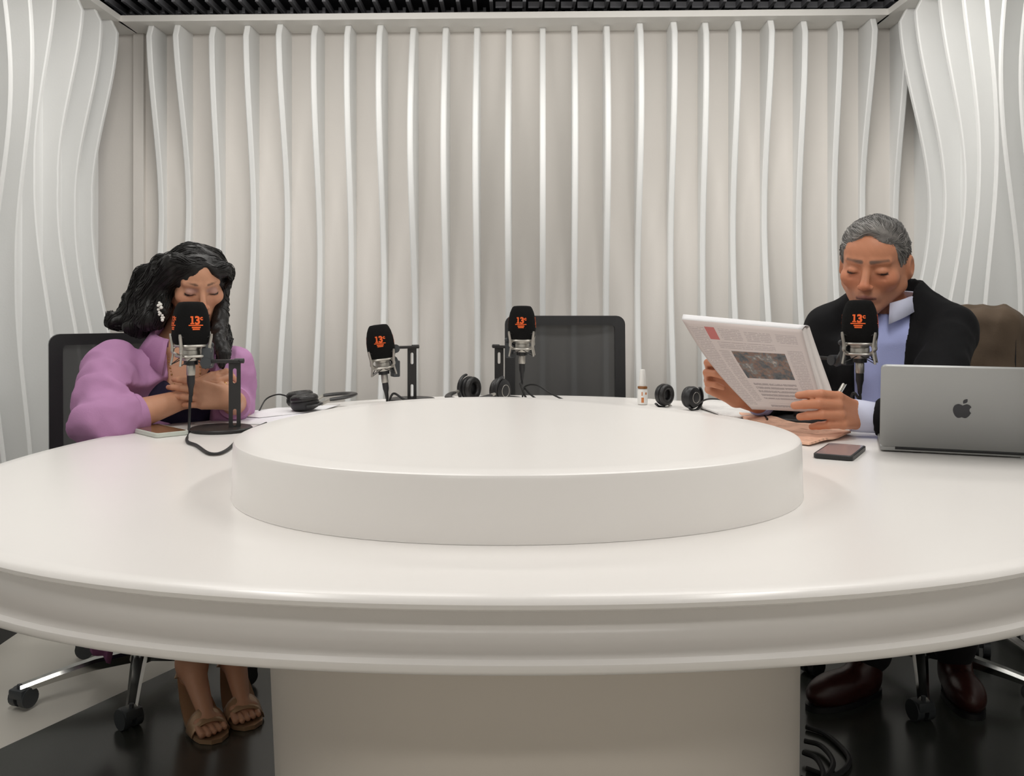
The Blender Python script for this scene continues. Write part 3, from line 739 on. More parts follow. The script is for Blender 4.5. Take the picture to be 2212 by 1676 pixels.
def head_col(V, fr, s, base, male):
    Q = (fr.loc(V.astype(f32)))/s; Q = Q/V3((1.06 if male else 1., 1, 1)); A = Q.copy(); A[:, 0] = np.abs(A[:, 0])
    C = np.tile(np.array(base, f32), (len(V), 1))
    def blend(d, w, col, a=1.):
        k = np.clip(1-d/w, 0, 1)[:, None]*a; C[:] = C*(1-k)+np.array(col, f32)*k
    b = np.array(base)
    blend(el(A, (.046, .07, -.03), (.02, .03, .02)), .02, b*np.array((1.06, .80, .75)), .35 if male else .25)
    blend(el(Q, (0, .113, -.037), (.012, .01, .01)), .012, b*np.array((1.05, .76, .70)), .5)
    C *= (1+.045*wob(Q, 260, 2)+.03*wob(Q, 600, 4))[:, None]
    if male:
        front = np.clip((.11-np.abs(Q[:, 2]+.085))/.06, 0, 1)*np.clip((Q[:, 1]-.0)/.04, 0, 1)*np.clip((-.045-Q[:, 2])/.02, 0, 1)
        C[:] = C*(1-.28*front[:, None])+np.array((.20, .13, .11), f32)*.28*front[:, None]
        lip = (.30, .115, .095)
    else: lip = (.36, .09, .09)
    blend(rc(A, (0, .1, -.0665), (.021, .089, -.0695), .0045, .002), .003, lip)
    blend(rc(A, (0, .098, -.0765), (.018, .087, -.0735), .0055, .002), .003, lip)
    blend(rc(A, (0, .1015, -.0712), (.0225, .090, -.0716), .0016, .0012), .002, (.05, .018, .016), .9)
    if not male:
        blend(el(A, (.031, .087, .006), (.017, .012, .007)), .006, (.34, .20, .19), .6)
        blend(rc(A, (.015, .093, .026), (.046, .073, .029), .0022, .0014), .002, (.09, .045, .03), .85)
    else:
        blend(rc(A, (.012, .095, .0245), (.046, .076, .0275), .0036, .0026), .003, (.085, .065, .055), .85)
        blend(el(A, (.031, .088, -.013), (.015, .01, .005)), .006, b*np.array((.72, .58, .56)), .6)
    blend(rc(A, (.0185, .0885, -.0062), (.0315, .0895, -.0088), .0022 if male else .0030, .0024 if male else .0034), .002, (.012, .008, .008), 1.)
    blend(rc(A, (.0315, .0895, -.0088), (.0455, .0795, -.0058), .0024 if male else .0034, .0024 if male else .0034), .002, (.012, .008, .008), 1.)
    blend(el(A, (.0072, .107, -.0485), (.0034, .004, .003)), .0025, (.05, .015, .012), .8)
    return C
# ---- hands
FB = [(.030, .088, (.043, .026, .021), .0088), (.010, .093, (.048, .029, .022), .0091), (-.0105, .088, (.044, .027, .021), .0087), (-.029, .077, (.034, .021, .018), .0078)]
def hand_parts(Wp, d, n, s, curls, thumb, sc=1., spread=0., fat=1.):
    """Wp wrist, d finger direction, n palm normal, s thumb side; curls = 4 x 3 degrees; thumb = 3 points (d,n,s)"""
    d = Vector(d).normalized(); n = Vector(n); n = (n-d*n.dot(d)).normalized(); s0 = d.cross(n)
    s = s0 if s0.dot(Vector(s)) > 0 else -s0
    Wp = Vector(Wp); palm = []; fing = []
    for i, (so, dO, ls, r) in enumerate(FB):
        r = r*fat
        b = Wp+d*dO*sc+s*so*sc; palm.append((Wp+s*so*.55*sc+d*.008*sc, b, .0145*sc, .0108*sc))
        dd = (d+s*(spread*(1.5-i)/1.5)).normalized(); a = 0; p = b; ch = [p]; R = [r*sc*1.06]
        for j in range(3):
            a += math.radians(curls[i][j]); q = p+(dd*math.cos(a)+n*math.sin(a))*ls[j]*sc; ch.append(q); R.append(r*sc*(1, .93, .80)[j]); p = q
        fing.append((ch, R))
    g = lambda t: Wp+d*t[0]*sc+n*t[1]*sc+s*t[2]*sc
    th = [g((.018, .004, .020))]+[g(t) for t in thumb]
    return palm, fing, (th, [.0135*sc, .0120*sc, .0100*sc, .0080*sc]), (d, n, s)
def hand_sdf(Q, hp, arm):
    palm, fing, (tc, tr_), _ = hp; D = None
    for a, b, ra, rb in palm: e = rc(Q, a, b, ra, rb); D = e if D is None else smin(D, e, .012)
    D = smin(D, polyline(Q, tc, tr_, .004), .009)
    fd = None
    for ch, R in fing:
        e = polyline(Q, ch, R, .003)
        D = smin(D, e, .0045)
    if arm is not None: D = smin(D, polyline(Q, arm[0], arm[1], .02), .018)
    return D
def nail_col(V, hp, C, base):
    palm, fing, (tc, tr_), (d, n, s) = hp
    for ch, R in fing:
        k = np.clip(1-np.abs(np.linalg.norm(V-np.array(ch[1]), axis=1)-.0)/.014, 0, 1)[:, None]*.25; C[:] = C*(1-k)+np.array(base)*np.array((.9, .62, .55))*k
    return C
def sleeve_cut(d, Q, c, wr, r):
    """flat sleeve end at c, with a hollow of radius r going up the sleeve"""
    dv = V3((Vector(wr)-Vector(c)).normalized()); q = Q-V3(c); t = q @ dv; rad = np.sqrt(np.maximum((q*q).sum(1)-t*t, 0))
    d = smax(d, -np.maximum(rad-.075, np.maximum(-t, t-.16)), .003)
    return smax(d, -np.maximum(rad-r, np.maximum(-t-.03, t-.16)), .003)
# ---- torso
def torso_sdf(L, tab, cap0=.0, cap1=None):
    """L local coords from neck base: x right, y fwd, z up; tab rows: (w, half width, half depth, y offset)"""
    w = -L[:, 2]; t = np.array(tab, f32)
    a = np.interp(w, t[:, 0], t[:, 1]); b = np.interp(w, t[:, 0], t[:, 2]); y0 = np.interp(w, t[:, 0], t[:, 3])
    u = L[:, 0]/a; v = (L[:, 1]-y0)/b; k = np.sqrt(u*u+v*v)+1e-6
    d = (k-1)*np.minimum(a, b)
    d = smax(d, (cap0-w), .02); d = smax(d, w-(cap1 if cap1 else t[-1, 0]), .02); return d.astype(f32)
def tube_strands(paths, r, n=4):
    b = MB()
    for p in paths: m = len(p); b.tube(p, [r*(.6+.4*math.sin(PI*min(1, (i+.6)/m))) for i in range(m-1)]+[r*.25], n, cap=False)
    return np.array(b.v), b.f
def trace(fs, seeds, flow, steps, ds, lift):
    """strands that run over an implicit surface"""
    p = seeds.astype(f32).copy(); out = [p.copy()]; e = .0015
    for k in range(steps):
        f0 = fs(p); g = np.stack([fs(p+V3(v))-f0 for v in ((e, 0, 0), (0, e, 0), (0, 0, e))], 1); g /= np.linalg.norm(g, axis=1)[:, None]+1e-9
        d = flow(p); d = d-(d*g).sum(1)[:, None]*g; d /= np.linalg.norm(d, axis=1)[:, None]+1e-9
        p = p+d*ds; p = p-g*(fs(p)-lift(k/steps))[:, None]; out.append(p.copy())
    A_ = np.stack(out, 1); return [[Vector(q) for q in s.tolist()] for s in A_]
M['skin_w'] = vcol_mat('woman_skin', .48, sss=.08, bump=.06, bscale=500); M['skin_m'] = vcol_mat('man_skin', .5, sss=.08, bump=.08, bscale=450)
SKW = (.56, .285, .175); SKM = (.53, .225, .125)
def collar(name, C, rings, th0, th1, m, parent, fr, n=30, tipf=None, thick=.003):
    """rings: list of (radius_x, radius_y, z); swept th0..th1 measured from forward, around the back"""
    b = MB(); v = []; f = []; k = len(rings)
    for i in range(n+1):
        t = i/n; th = th0+(th1-th0)*t
        for j, (rx, ry, z) in enumerate(rings):
            p = Vector((rx*math.sin(th), ry*math.cos(th), z))
            if tipf: p = tipf(p, t, j)
            v.append(fr.out(Vector(C)+p))
    for i in range(n):
        for j in range(k-1): f.append((i*k+j, (i+1)*k+j, (i+1)*k+j+1, i*k+j+1))
    b.add(v, f); o = b.build(name, m, parent); md = o.modifiers.new('thick', 'SOLIDIFY'); md.thickness = thick; md.offset = 0; return o

# ------------------------------------------------------------------ the woman
yw = math.radians(31)
eyeW = P(436, 631, 2.46); hsW = .895
hW0 = Frame((0, 0, 0), yw, math.radians(24), math.radians(-3))
OW = Vector(eyeW)-hW0.f*.082*hsW
hW = Frame(OW, yw, math.radians(24), math.radians(-3))
nbW = P(388, 742, 2.50)                                        # neck base
tW = Frame(nbW, yw, math.radians(14))
SRW = nbW+tW.r*.165-tW.u*.055+tW.f*.005; SLW = nbW-tW.r*.140-tW.u*.060+tW.f*.005
ELR = P(214, 921, 2.235); WRR = P(403, 860, 2.40)
ELL = P(510, 886, 2.62); WRL = P(503, 862, 2.372)
TABW = [(-.03, .05, .05, -.02), (.0, .062, .06, -.015), (.035, .10, .075, -.005), (.075, .150, .095, 0), (.15, .158, .112, .010), (.22, .152, .112, .002), (.32, .145, .104, -.015), (.45, .172, .118, -.02), (.53, .17, .12, -.02)]
rh = hand_parts(WRR, (.84, .32, .42), (.30, .90, -.20), (-.4, 0, 1), [(22, 48, 30), (28, 55, 35), (32, 58, 36), (36, 60, 36)], [(.045, .006, .032), (.075, .010, .034), (.098, .022, .026)], .9)
lh = hand_parts(WRL, (-.94, -.20, .16), (-.10, .96, -.22), (.1, 0, 1), [(8, 22, 16), (10, 24, 18), (12, 26, 18), (16, 28, 20)], [(.040, .020, .034), (.066, .036, .036), (.088, .048, .030)], .9, .06)
def body_chunk(f, lo, hi, h, colf): v, F = nets(f, lo, hi, h); return v, F, colf(v)
def bbox(pts, pad): a = np.array([tuple(p) for p in pts]); return a.min(0)-pad, a.max(0)+pad
def flat(c): return lambda v: np.tile(np.array(c, f32), (len(v), 1))
parts = []
hp_ = [hW.out((x*hsW, y*hsW, z*hsW)) for x in (-.1, .1) for y in (-.12, .13) for z in (-.20, .13)]
lo, hi = bbox(hp_, .004)
chestW = lambda Q: torso_sdf(tW.loc(Q), [(w, a-.012, b-.012, y) for w, a, b, y in TABW])
def fW(Q): return smin(head_sdf(hW.loc(Q), hsW, False), smin(rc(Q, hW.out((0, -.035, -.09)), tW.out((0, -.02, -.02)), .045, .050), chestW(Q), .04), .02)
parts.append(body_chunk(fW, lo, hi, .0034, lambda v: head_col(v, hW, hsW, SKW, False)))
def fWb(Q):
    d = chestW(Q); d = smin(d, rc(Q, SRW, ELR, .045, .036), .04); d = smin(d, rc(Q, SLW, ELL, .045, .036), .04); return d
lo, hi = bbox([tW.out((x, y, z)) for x in (-.2, .2) for y in (-.15, .16) for z in (-.54, .0)]+[ELR, ELL], .06)
parts.append(body_chunk(fWb, lo, hi, .012, flat(SKW)))
for hp, el_, wr in ((rh, ELR, WRR), (lh, ELL, WRL)):
    pts = [p for ch, R in hp[1] for p in ch]+hp[2][0]+[wr, el_]
    lo, hi = bbox(pts, .04)
    arm = ([Vector(el_), Vector(el_).lerp(Vector(wr), .35), Vector(wr)], [.040, .0385, .0235])
    parts.append(body_chunk(lambda Q: hand_sdf(Q, hp, arm), lo, hi, .0032, lambda v: nail_col(v, hp, flat(SKW)(v), SKW)))
# lower legs and feet
KR = Vector((-.86, 2.40, .47)); KL = Vector((-.75, 2.49, .47))
def foot(ank, toe, Q):
    ank = Vector(ank); toe = Vector(toe); d = toe-ank; d.z = 0; d.normalize(); s = Vector((-d.y, d.x, 0))
    ball = toe-d*.055+Vector((0, 0, .012))
    D = smin(rc(Q, ank, ball-Vector((0, 0, .004)), .033, .017), rc(Q, ank-d*.018-Vector((0, 0, .03)), ank, .027, .034), .02)
    D = smin(D, rc(Q, ball-s*.024-Vector((0, 0, .006)), ball+s*.022-Vector((0, 0, .006)), .0135, .0145), .015)
    for i in range(5):
        b = ball+s*(-.030+.015*i)-Vector((0, 0, .008)); t = toe+s*(-.029+.0145*i)-d*(.006*abs(i-1)); D = smin(D, rc(Q, b, t, .0072, .0066 if i else .0084), .0022)
    return D
AR, TR_ = Vector((-.815, 2.43, .120)), Vector((-.705, 2.265, .026)); AL, TL_ = Vector((-.730, 2.50, .120)), Vector((-.645, 2.335, .026))
def fLeg(Q):
    d = None
    for k, a, t in ((KR, AR, TR_), (KL, AL, TL_)):
        e = smin(polyline(Q, [k, Vector(k).lerp(a, .4), a+Vector((0, 0, .02))], [.058, .056, .038], .02), foot(a, t, Q), .02); d = e if d is None else np.minimum(d, e)
    return d
lo, hi = bbox([KR, KL, AR, AL, TR_, TL_], .07); lo[2] = .135; parts.append(body_chunk(fLeg, lo, hi, .0075, flat(SKW)))
lo, hi = bbox([AR, AL, TR_, TL_], .055); lo[2] = .0; hi[2] = .15; parts.append(body_chunk(fLeg, lo, hi, .0036, flat(SKW)))
V, F, Cc = merge(parts)
woman = link('person', np_mesh('person', V, F, Cc), M['skin_w'], label='seated woman in a lilac shirt with long dark hair, hands clasped behind a microphone', cat='person')

def cloth(name, col, rough, scale, strength, dist=.012, weave=380, var=.06):
    m = mat(name, col, rough, bump=.12, bscale=weave, var=var, vscale=12, spec=.25); nt = m.node_tree; N = nt.nodes; bs = N['Principled BSDF']
    tc = N.new('ShaderNodeTexCoord'); nz = N.new('ShaderNodeTexNoise'); nz.noise_type = 'RIDGED_MULTIFRACTAL'
    nz.inputs['Scale'].default_value = scale; nz.inputs['Detail'].default_value = 3; nz.inputs['Distortion'].default_value = .8
    mp = N.new('ShaderNodeMapping'); mp.inputs['Scale'].default_value = (1, 1, .55); mp.inputs['Rotation'].default_value = (.4, .5, .3)
    nt.links.new(tc.outputs['Object'], mp.inputs['Vector']); nt.links.new(mp.outputs[0], nz.inputs['Vector'])
    old = [n for n in N if n.bl_idname == 'ShaderNodeBump'][0]
    b2 = N.new('ShaderNodeBump'); b2.inputs['Strength'].default_value = strength; b2.inputs['Distance'].default_value = dist
    nt.links.new(nz.outputs['Fac'], b2.inputs['Height']); nt.links.new(b2.outputs['Normal'], old.inputs['Normal']); return m
M['lilac'] = cloth('lilac_cotton', (.46, .235, .42), .8, 11, .7)
M['navy'] = mat('navy_knit', (.012, .008, .035), .85, bump=.15, bscale=400)
M['hair_b'] = mat('black_hair', (.007, .006, .0055), .42, bump=.25, bscale=220, spec=.35)
def folds(Q, amp, sd=0): return amp*(wob(Q, 20, sd, (1, 1, .7))+1.5*np.abs(wob(Q, 17, sd+1, (1, 1, .6)))**.7+.5*np.abs(wob(Q, 40, sd+2)))-amp*.9
CUFR = ELR.lerp(WRR, .40); CUFL = ELL.lerp(WRL, .62)
TABS = [(w, a+.016+.012*min(1, max(0, w)/.3), b+.014, y) for w, a, b, y in TABW]
def shirtW(Q, off=0.):
    L = tW.loc(Q); d = torso_sdf(L, TABS, .0, .50)-off
    d = smin(d, polyline(Q, [SRW, SRW.lerp(ELR, .5), ELR+Vector((0, 0, .010)), CUFR], [.064, .070, .062, .050]), .035)-0
    d = smin(d, polyline(Q, [SLW, SLW.lerp(ELL, .5), ELL+Vector((0, 0, .008)), CUFL], [.050, .053, .047, .040]), .035)
    return d
def fShirt(Q):
    L = tW.loc(Q); d = shirtW(Q)+folds(Q, .0082, 1)
    # crumple rings round the bent sleeve
    ax = (Q-V3(SRW)) @ V3((ELR-SRW).normalized()); near = np.exp(-((rc(Q, SRW, ELR, .0, .0)-.065)/.05)**2)
    d = d+.0055*near*np.sin(ax*70+wob(Q, 25, 3)*2.5)*np.clip(ax/.1, 0, 1)
    op = np.maximum(np.abs(L[:, 0]+.012)-np.interp(-L[:, 2], [-.05, .03, .12, .25, .5], [.045, .055, .050, .045, .05]), -(L[:, 1]-.0))
    d = smax(d, -op, .008)
    d = smax(d, -el(L, (0, .01, .03), (.066, .075, .06)), .008)
    return sleeve_cut(sleeve_cut(d, Q, CUFR, WRR, .040), Q, CUFL, WRL, .032)
lo, hi = bbox([tW.out((x, y, z)) for x in (-.19, .19) for y in (-.15, .17) for z in (-.51, .03)]+[ELR, ELL, CUFR, CUFL, SRW, SLW], .085)
v, F = nets(fShirt, lo, hi, .0062)
link('shirt', np_mesh('shirt', v, F), M['lilac'], woman, label='lilac cotton shirt with rolled sleeves worn open')
for (a, b_, r) in ((CUFR, ELR, .049), (CUFL, ELL, .041)):        # rolled cuffs
    dv = (Vector(b_)-Vector(a)).normalized()
    MB().tube([a-dv*.012, a-dv*.013, a+dv*.002, a+dv*.030, a+dv*.034], [r-.006, r, r+.003, r+.004, r-.004], 22, cap=False).build('cuff', M['lilac'], woman)
def fTop(Q):
    L = tW.loc(Q); d = torso_sdf(L, [(w, a+.003, b+.003, y) for w, a, b, y in TABW], .0, .52)
    w = -L[:, 2]; neckline = .115-np.clip(np.abs(L[:, 0])-.0, 0, 1)*.9
    return smax(d, np.where(L[:, 1] > -.02, neckline-w, .03-w).astype(f32), .006)
lo, hi = bbox([tW.out((x, y, z)) for x in (-.18, .18) for y in (-.14, .16) for z in (-.52, .0)], .01)
v, F = nets(fTop, lo, hi, .008); link('top', np_mesh('top', v, F), M['navy'], woman, label='dark navy V-neck top')
# skirt over thighs
PW = tW.out((0, -.0, -.5)); hipR = PW+tW.r*.08; hipL = PW-tW.r*.08
def fSk(Q): return smin(smin(rc(Q, hipR, KR+Vector((0, 0, .01)), .095, .075), rc(Q, hipL, KL+Vector((0, 0, .01)), .095, .075), .06), el(Q, PW, (.18, .16, .10)), .05)+.003*wob(Q, 20, 2)
lo, hi = bbox([KR, KL, PW], .22); v, F = nets(fSk, lo, hi, .012); link('skirt', np_mesh('skirt', v, F), M['navy'], woman)
collar('collar', (0, -.005, -.0), [(.060, .060, .004), (.062, .064, .026), (.072, .074, .022), (.098, .098, -.022)], math.radians(38), math.radians(322), M['lilac'], woman, tW,
       tipf=lambda p, t, j: p+Vector((0, .030 if j == 3 else .006*j, -.030 if j == 3 else 0))*max(0, 1-min(t, 1-t)/.13))
# shirt tail hanging beside the seat
b = MB(); vs = []; nn = 8
ta, tb, tc_, td = P(168, 1330, 2.45), P(262, 1330, 2.5), P(240, 1432, 2.42), P(182, 1400, 2.40)
for j in range(nn+1):
    for i in range(nn+1):
        p = ta.lerp(tb, i/nn).lerp(td.lerp(tc_, i/nn), j/nn); vs.append(p+Vector((0, .012*math.sin(i*1.5), 0)))
b.add(vs, [(j*(nn+1)+i, j*(nn+1)+i+1, (j+1)*(nn+1)+i+1, (j+1)*(nn+1)+i) for j in range(nn) for i in range(nn)])
o = b.build('shirt_tail', mat('plum_lining', (.16, .05, .12), .8, bump=.1), woman); md = o.modifiers.new('thick', 'SOLIDIFY'); md.thickness = .003
# hair
def HW(x, y, z): return hW.out((x*hsW, y*hsW, z*hsW))
locks = [  # image-left mass sweeping back and down, flipped ends
    ([HW(.03, .06, .072), HW(.075, .03, .07), P(330, 640, 2.49), P(318, 690, 2.46)], [.012, .024, .036, .030]),
    ([HW(.05, .0, .062), HW(.085, -.03, .03), P(318, 660, 2.52), P(300, 702, 2.50), P(278, 705, 2.48)], [.012, .034, .042, .032, .016]),
    ([HW(.04, -.06, .052), HW(.07, -.09, .0), P(300, 660, 2.58), P(268, 690, 2.56), P(243, 694, 2.54), P(237, 676, 2.54)], [.018, .040, .040, .028, .018, .008]),
    ([P(315, 600, 2.56), P(300, 635, 2.55), P(282, 646, 2.54), P(268, 640, 2.54)], [.035, .028, .014, .006]),
    ([HW(.0, -.08, .04), HW(.0, -.115, -.03), HW(.02, -.12, -.12), P(340, 700, 2.6)], [.04, .05, .05, .04]),
    ([HW(.065, .045, .055), HW(.083, .035, .02), HW(.086, .015, -.02), P(350, 672, 2.44), P(340, 700, 2.45)], [.015, .014, .016, .018, .014]),
    # image-right side
    ([HW(-.034, .070, .060), HW(-.066, .052, .055), P(470, 600, 2.53), P(482, 612, 2.52), P(496, 606, 2.50)], [.010, .018, .018, .013, .005]),
    ([HW(-.052, .03, .050), HW(-.080, .01, .03), P(474, 640, 2.55), P(476, 690, 2.52), P(472, 730, 2.47), P(485, 765, 2.44), P(478, 790, 2.43)], [.012, .022, .022, .020, .019, .016, .008]),
    ([HW(-.05, -.04, .05), HW(-.08, -.05, .0), P(468, 680, 2.60), P(484, 735, 2.53), P(478, 780, 2.47)], [.03, .03, .024, .02, .01]),
]
def fHair(Q):
    L = hW.loc(Q)/hsW
    d = (el(L, (0, -.014, .030), (.083, .104, .0755)))*hsW
    # keep the face free: two sweeping curtains from a parting over her left eye
    face = smax(el(L, (-.004, .105, -.020), (.064, .075, .112)), (L[:, 2]-(.084-1.0*(L[:, 0]+.018)))/1.4, .012)
    face = smax(face, (L[:, 2]-(.084+.95*(L[:, 0]+.018)))/1.4, .012)*hsW
    d = smax(d, -face, .006)
    d = smax(d, (-.10-L[:, 2])*hsW, .02)
    for p, r in locks: d = smin(d, polyline(Q, p, r, .01), .014)
    return d+.0048*wob(L, 62, 1, (1, 1, .35))+.0022*wob(L, 150, 2, (1, 1, .3))
pts = [p for l in locks for p in l[0]]+[HW(x, y, z) for x in (-.09, .09) for y in (-.12, .1) for z in (-.05, .13)]
lo, hi = bbox(pts, .04); v, F = nets(fHair, lo, hi, .0048)
rs = random.Random(5); paths = []
for p, r in locks:
    for k in range(60):
        a0 = rs.random()*6.28; q = rs.random()**.5; pth = bez(p, 5); m = len(pth); tw = rs.uniform(-1.5, 1.5); o_ = []
        for i, c in enumerate(pth):
            t = i/(m-1)*(len(r)-1); j = min(int(t), len(r)-2); rr = r[j]+(r[j+1]-r[j])*(t-j); a = a0+tw*i/m
            tg = (pth[min(i+1, m-1)]-pth[max(i-1, 0)]).normalized(); u = tg.orthogonal().normalized(); w = tg.cross(u)
            rad = rr*(.86+.22*q)+.002*math.sin(i*.9+k)
            o_.append(c+u*math.cos(a)*rad+w*math.sin(a)*rad)
        ex = (o_[-1]-o_[-2])*rs.uniform(.3, 1.4); o_.append(o_[-1]+ex)
        L_ = [hW.loc(np.array([tuple(x)], f32))[0]/hsW for x in o_]
        if any(abs(l[0]-.0)/.055 < 1 and l[1] > .06 and l[2] < .05 and l[2] > -.13 for l in L_): continue
        paths.append(o_)
rg = np.random.RandomState(4); sd = v[rg.choice(len(v), 1500, replace=False)]
def flowW(q):
    l = hW.loc(q)/hsW; s_ = np.sign(l[:, 0]+.018)[:, None]
    return (s_*V3(hW.r)*np.clip(.3+l[:, 2:3]*9, .05, 1.)-V3(hW.u)*.8-V3(hW.f)*np.clip(.35+l[:, 1:2]*2, 0, .5)+.35*np.stack([wob(q, 40, 1), wob(q, 40, 2), wob(q, 40, 3)], 1)).astype(f32)
for s_ in trace(fHair, sd, flowW, 7, .0075, lambda t: .0006+.0022*t):
    l = hW.loc(np.array([tuple(x) for x in s_], f32))/hsW
    if ((np.abs(l[:, 0]+.0) < .055) & (l[:, 1] > .05) & (l[:, 2] < .045) & (l[:, 2] > -.13)).any(): continue
    paths.append(s_)
sv, sf = tube_strands([[Vector(x) for x in q] for q in paths if len(q) == 8], .0010); sv2, sf2 = tube_strands([q for q in paths if len(q) != 8], .0013)
sf = list(sf)+[tuple(i+len(sv) for i in q) for q in sf2]; sv = np.concatenate([sv, sv2])
Vh = np.concatenate([v, sv]); Fh = F.tolist()+[tuple(i+len(v) for i in q) for q in sf]
link('hair', np_mesh('hair', Vh, Fh), M['hair_b'], woman, label='long wavy black hair with flipped ends')
# earring, necklace, rings
b = MB(); er = P(347, 655, 2.415); rs = random.Random(1)
for i in range(13): b.sphere(er+Vector((rs.uniform(-.006, .006), rs.uniform(-.004, .004), -.0035*i+rs.uniform(-.002, .002))), rs.uniform(.0032, .005), 5)
b.build('earring', mat('pearl', (.85, .83, .78), .3), woman, label='white cluster drop earring')
pth = bez([tW.out((.040, .062, -.02)), tW.out((.030, .104, -.075)), tW.out((.004, .126, -.125)), tW.out((-.030, .104, -.075)), tW.out((-.040, .062, -.02))], 8)
b = MB()
for i, p in enumerate(pth): b.sphere(p, .0028 if i % 2 else .0018, 4)
b.build('necklace', M['gold'], woman)
for hp, fi in ((lh, 1), (lh, 2), (rh, 2)):
    ch = hp[1][fi][0]; c = Vector(ch[0]).lerp(Vector(ch[1]), .5); ax = (Vector(ch[1])-Vector(ch[0])).normalized()
    q = ax.to_track_quat('Z', 'Y').to_matrix(); MB().torus(.0092, .0012, c, q, 20, 6).build('ring', M['gold'], woman)
# open-toe heeled sandals
M['goldleather'] = mat('bronze_gold_leather', (.42, .26, .15), .32, .35, bump=.1)
for a, t, nm in ((AR, TR_, 'r'), (AL, TL_, 'l')):
    d = Vector((t.x-a.x, t.y-a.y, 0)).normalized(); s = Vector((-d.y, d.x, 0)); heel = Vector((a.x, a.y, 0))-d*.035
    b = MB(); vs = []; n = 12; Ls = (Vector((t.x, t.y, 0))-heel).length+.014
    for i in range(n+1):
        x = i/n; z = .075*(1-min(1, x/.62))**1.3+.006; w = .028+.014*math.sin(PI*min(1, x*.95))+.004*(x > .6); w *= math.sqrt(max(0.05, 1-max(0, (x-.86)/.15)**2))
        c = heel+d*(Ls*x)
        vs += [c+s*w+Vector((0, 0, z)), c-s*w+Vector((0, 0, z)), c-s*w+Vector((0, 0, z+.010)), c+s*w+Vector((0, 0, z+.010))]
    fs = [(i*4+k, i*4+(k+1) % 4, i*4+4+(k+1) % 4, i*4+4+k) for i in range(n) for k in range(4)]+[(0, 1, 2, 3), tuple(n*4+k for k in range(4))]
    sh = b.add(vs, fs).build('sandal', M['goldleather'], woman)
    MB().tube([heel+d*.012+Vector((0, 0, .006)), heel+d*.008+Vector((0, 0, .075))], [.008, .017], 12).build('heel', M['goldleather'], sh)
    c = Vector((t.x, t.y, 0))-d*.05
    def arch(cc, w, h, r):
        return MB().tube([cc+s*(w*math.cos(q))+Vector((0, 0, .012+h*math.sin(q))) for q in np.linspace(-.1, PI+.1, 17)], r, 8, flat=.28, up=tuple(s))
    pr = MB(); vs = []; m = 13
    for i in range(6):
        cc = c-d*.028+d*(.009*i); w = .0455-.0004*i; h = .050-.0042*i
        vs += [cc+s*(w*math.cos(q))+Vector((0, 0, .010+h*math.sin(q))) for q in np.linspace(0, PI, m)]
    pr.add(vs, [(i*m+k, i*m+k+1, (i+1)*m+k+1, (i+1)*m+k) for i in range(5) for k in range(m-1)])
    o = pr.build('vamp', M['goldleather'], sh); md = o.modifiers.new('thick', 'SOLIDIFY'); md.thickness = .003; md.offset = 1
    pth = [a-d*.056+Vector((0, 0, .012))]
    MB().tube(bez([a+s*.036+d*.0+Vector((0, 0, -.022)), a-d*.052+Vector((0, 0, .008)), a-s*.036+d*.0+Vector((0, 0, -.022))], 8), .009, 8, flat=.25).build('heel_strap', M['goldleather'], sh)

# ------------------------------------------------------------------ the man
ym = math.radians(-33)
hsM = .985; pm = math.radians(13)
eyeM = P(1873, 585, 2.40)
h0 = Frame((0, 0, 0), ym, pm, math.radians(4))
OM = Vector(eyeM)-h0.f*.083*hsM
hM = Frame(OM, ym, pm, math.radians(4))
nbM = P(1922, 672, 2.49)
tM = Frame(nbM, math.radians(-35), math.radians(8))
SRM = nbM+tM.r*.158-tM.u*.045; SLM = nbM-tM.r*.150-tM.u*.045
EML = P(2000, 915, 2.16); WML = P(1852, 898, 2.185)
EMR = P(1705, 884, 2.62); WMR = P(1597, 856, 2.425)
TABM = [(-.03, .06, .06, -.02), (.0, .072, .065, -.015), (.03, .11, .08, -.008), (.065, .152, .10, 0), (.14, .166, .118, .005), (.24, .165, .125, .01), (.36, .158, .128, .012), (.48, .170, .130, 0), (.56, .165, .12, 0)]
lhm = hand_parts(WML, (-.68, -.70, .22), (-.62, .72, -.22), (0, 0, 1), [(30, 32, 18), (32, 34, 20), (34, 38, 22), (38, 42, 24)], [(.040, .022, .034), (.066, .036, .040), (.088, .044, .036)], 1.04, .06, 1.14)
rhm = hand_parts(WMR, (-.80, -.10, .52), (.30, -.90, .25), (.4, 0, 1), [(48, 62, 35), (52, 66, 35), (54, 68, 36), (56, 70, 36)], [(.040, .010, .038), (.066, .020, .048), (.088, .036, .046)], 1.04, .10)
parts = []
hp_ = [hM.out((x*hsM, y*hsM, z*hsM)) for x in (-.1, .1) for y in (-.12, .13) for z in (-.20, .13)]
lo, hi = bbox(hp_, .004)
chestM = lambda Q: torso_sdf(tM.loc(Q), [(w, a-.014, b-.014, y) for w, a, b, y in TABM])
def fMh(Q): return smin(head_sdf(hM.loc(Q), hsM, True), smin(rc(Q, hM.out((0, -.035, -.09)), tM.out((0, -.02, -.02)), .056, .060), chestM(Q), .04), .02)
parts.append(body_chunk(fMh, lo, hi, .0032, lambda v: head_col(v, hM, hsM, SKM, True)))
def fMb(Q):
    d = chestM(Q); d = smin(d, rc(Q, SRM, EMR, .045, .036), .04); return smin(d, rc(Q, SLM, EML, .045, .036), .04)
lo, hi = bbox([tM.out((x, y, z)) for x in (-.2, .2) for y in (-.15, .16) for z in (-.57, .0)]+[EML, EMR], .06)
parts.append(body_chunk(fMb, lo, hi, .012, flat(SKM)))
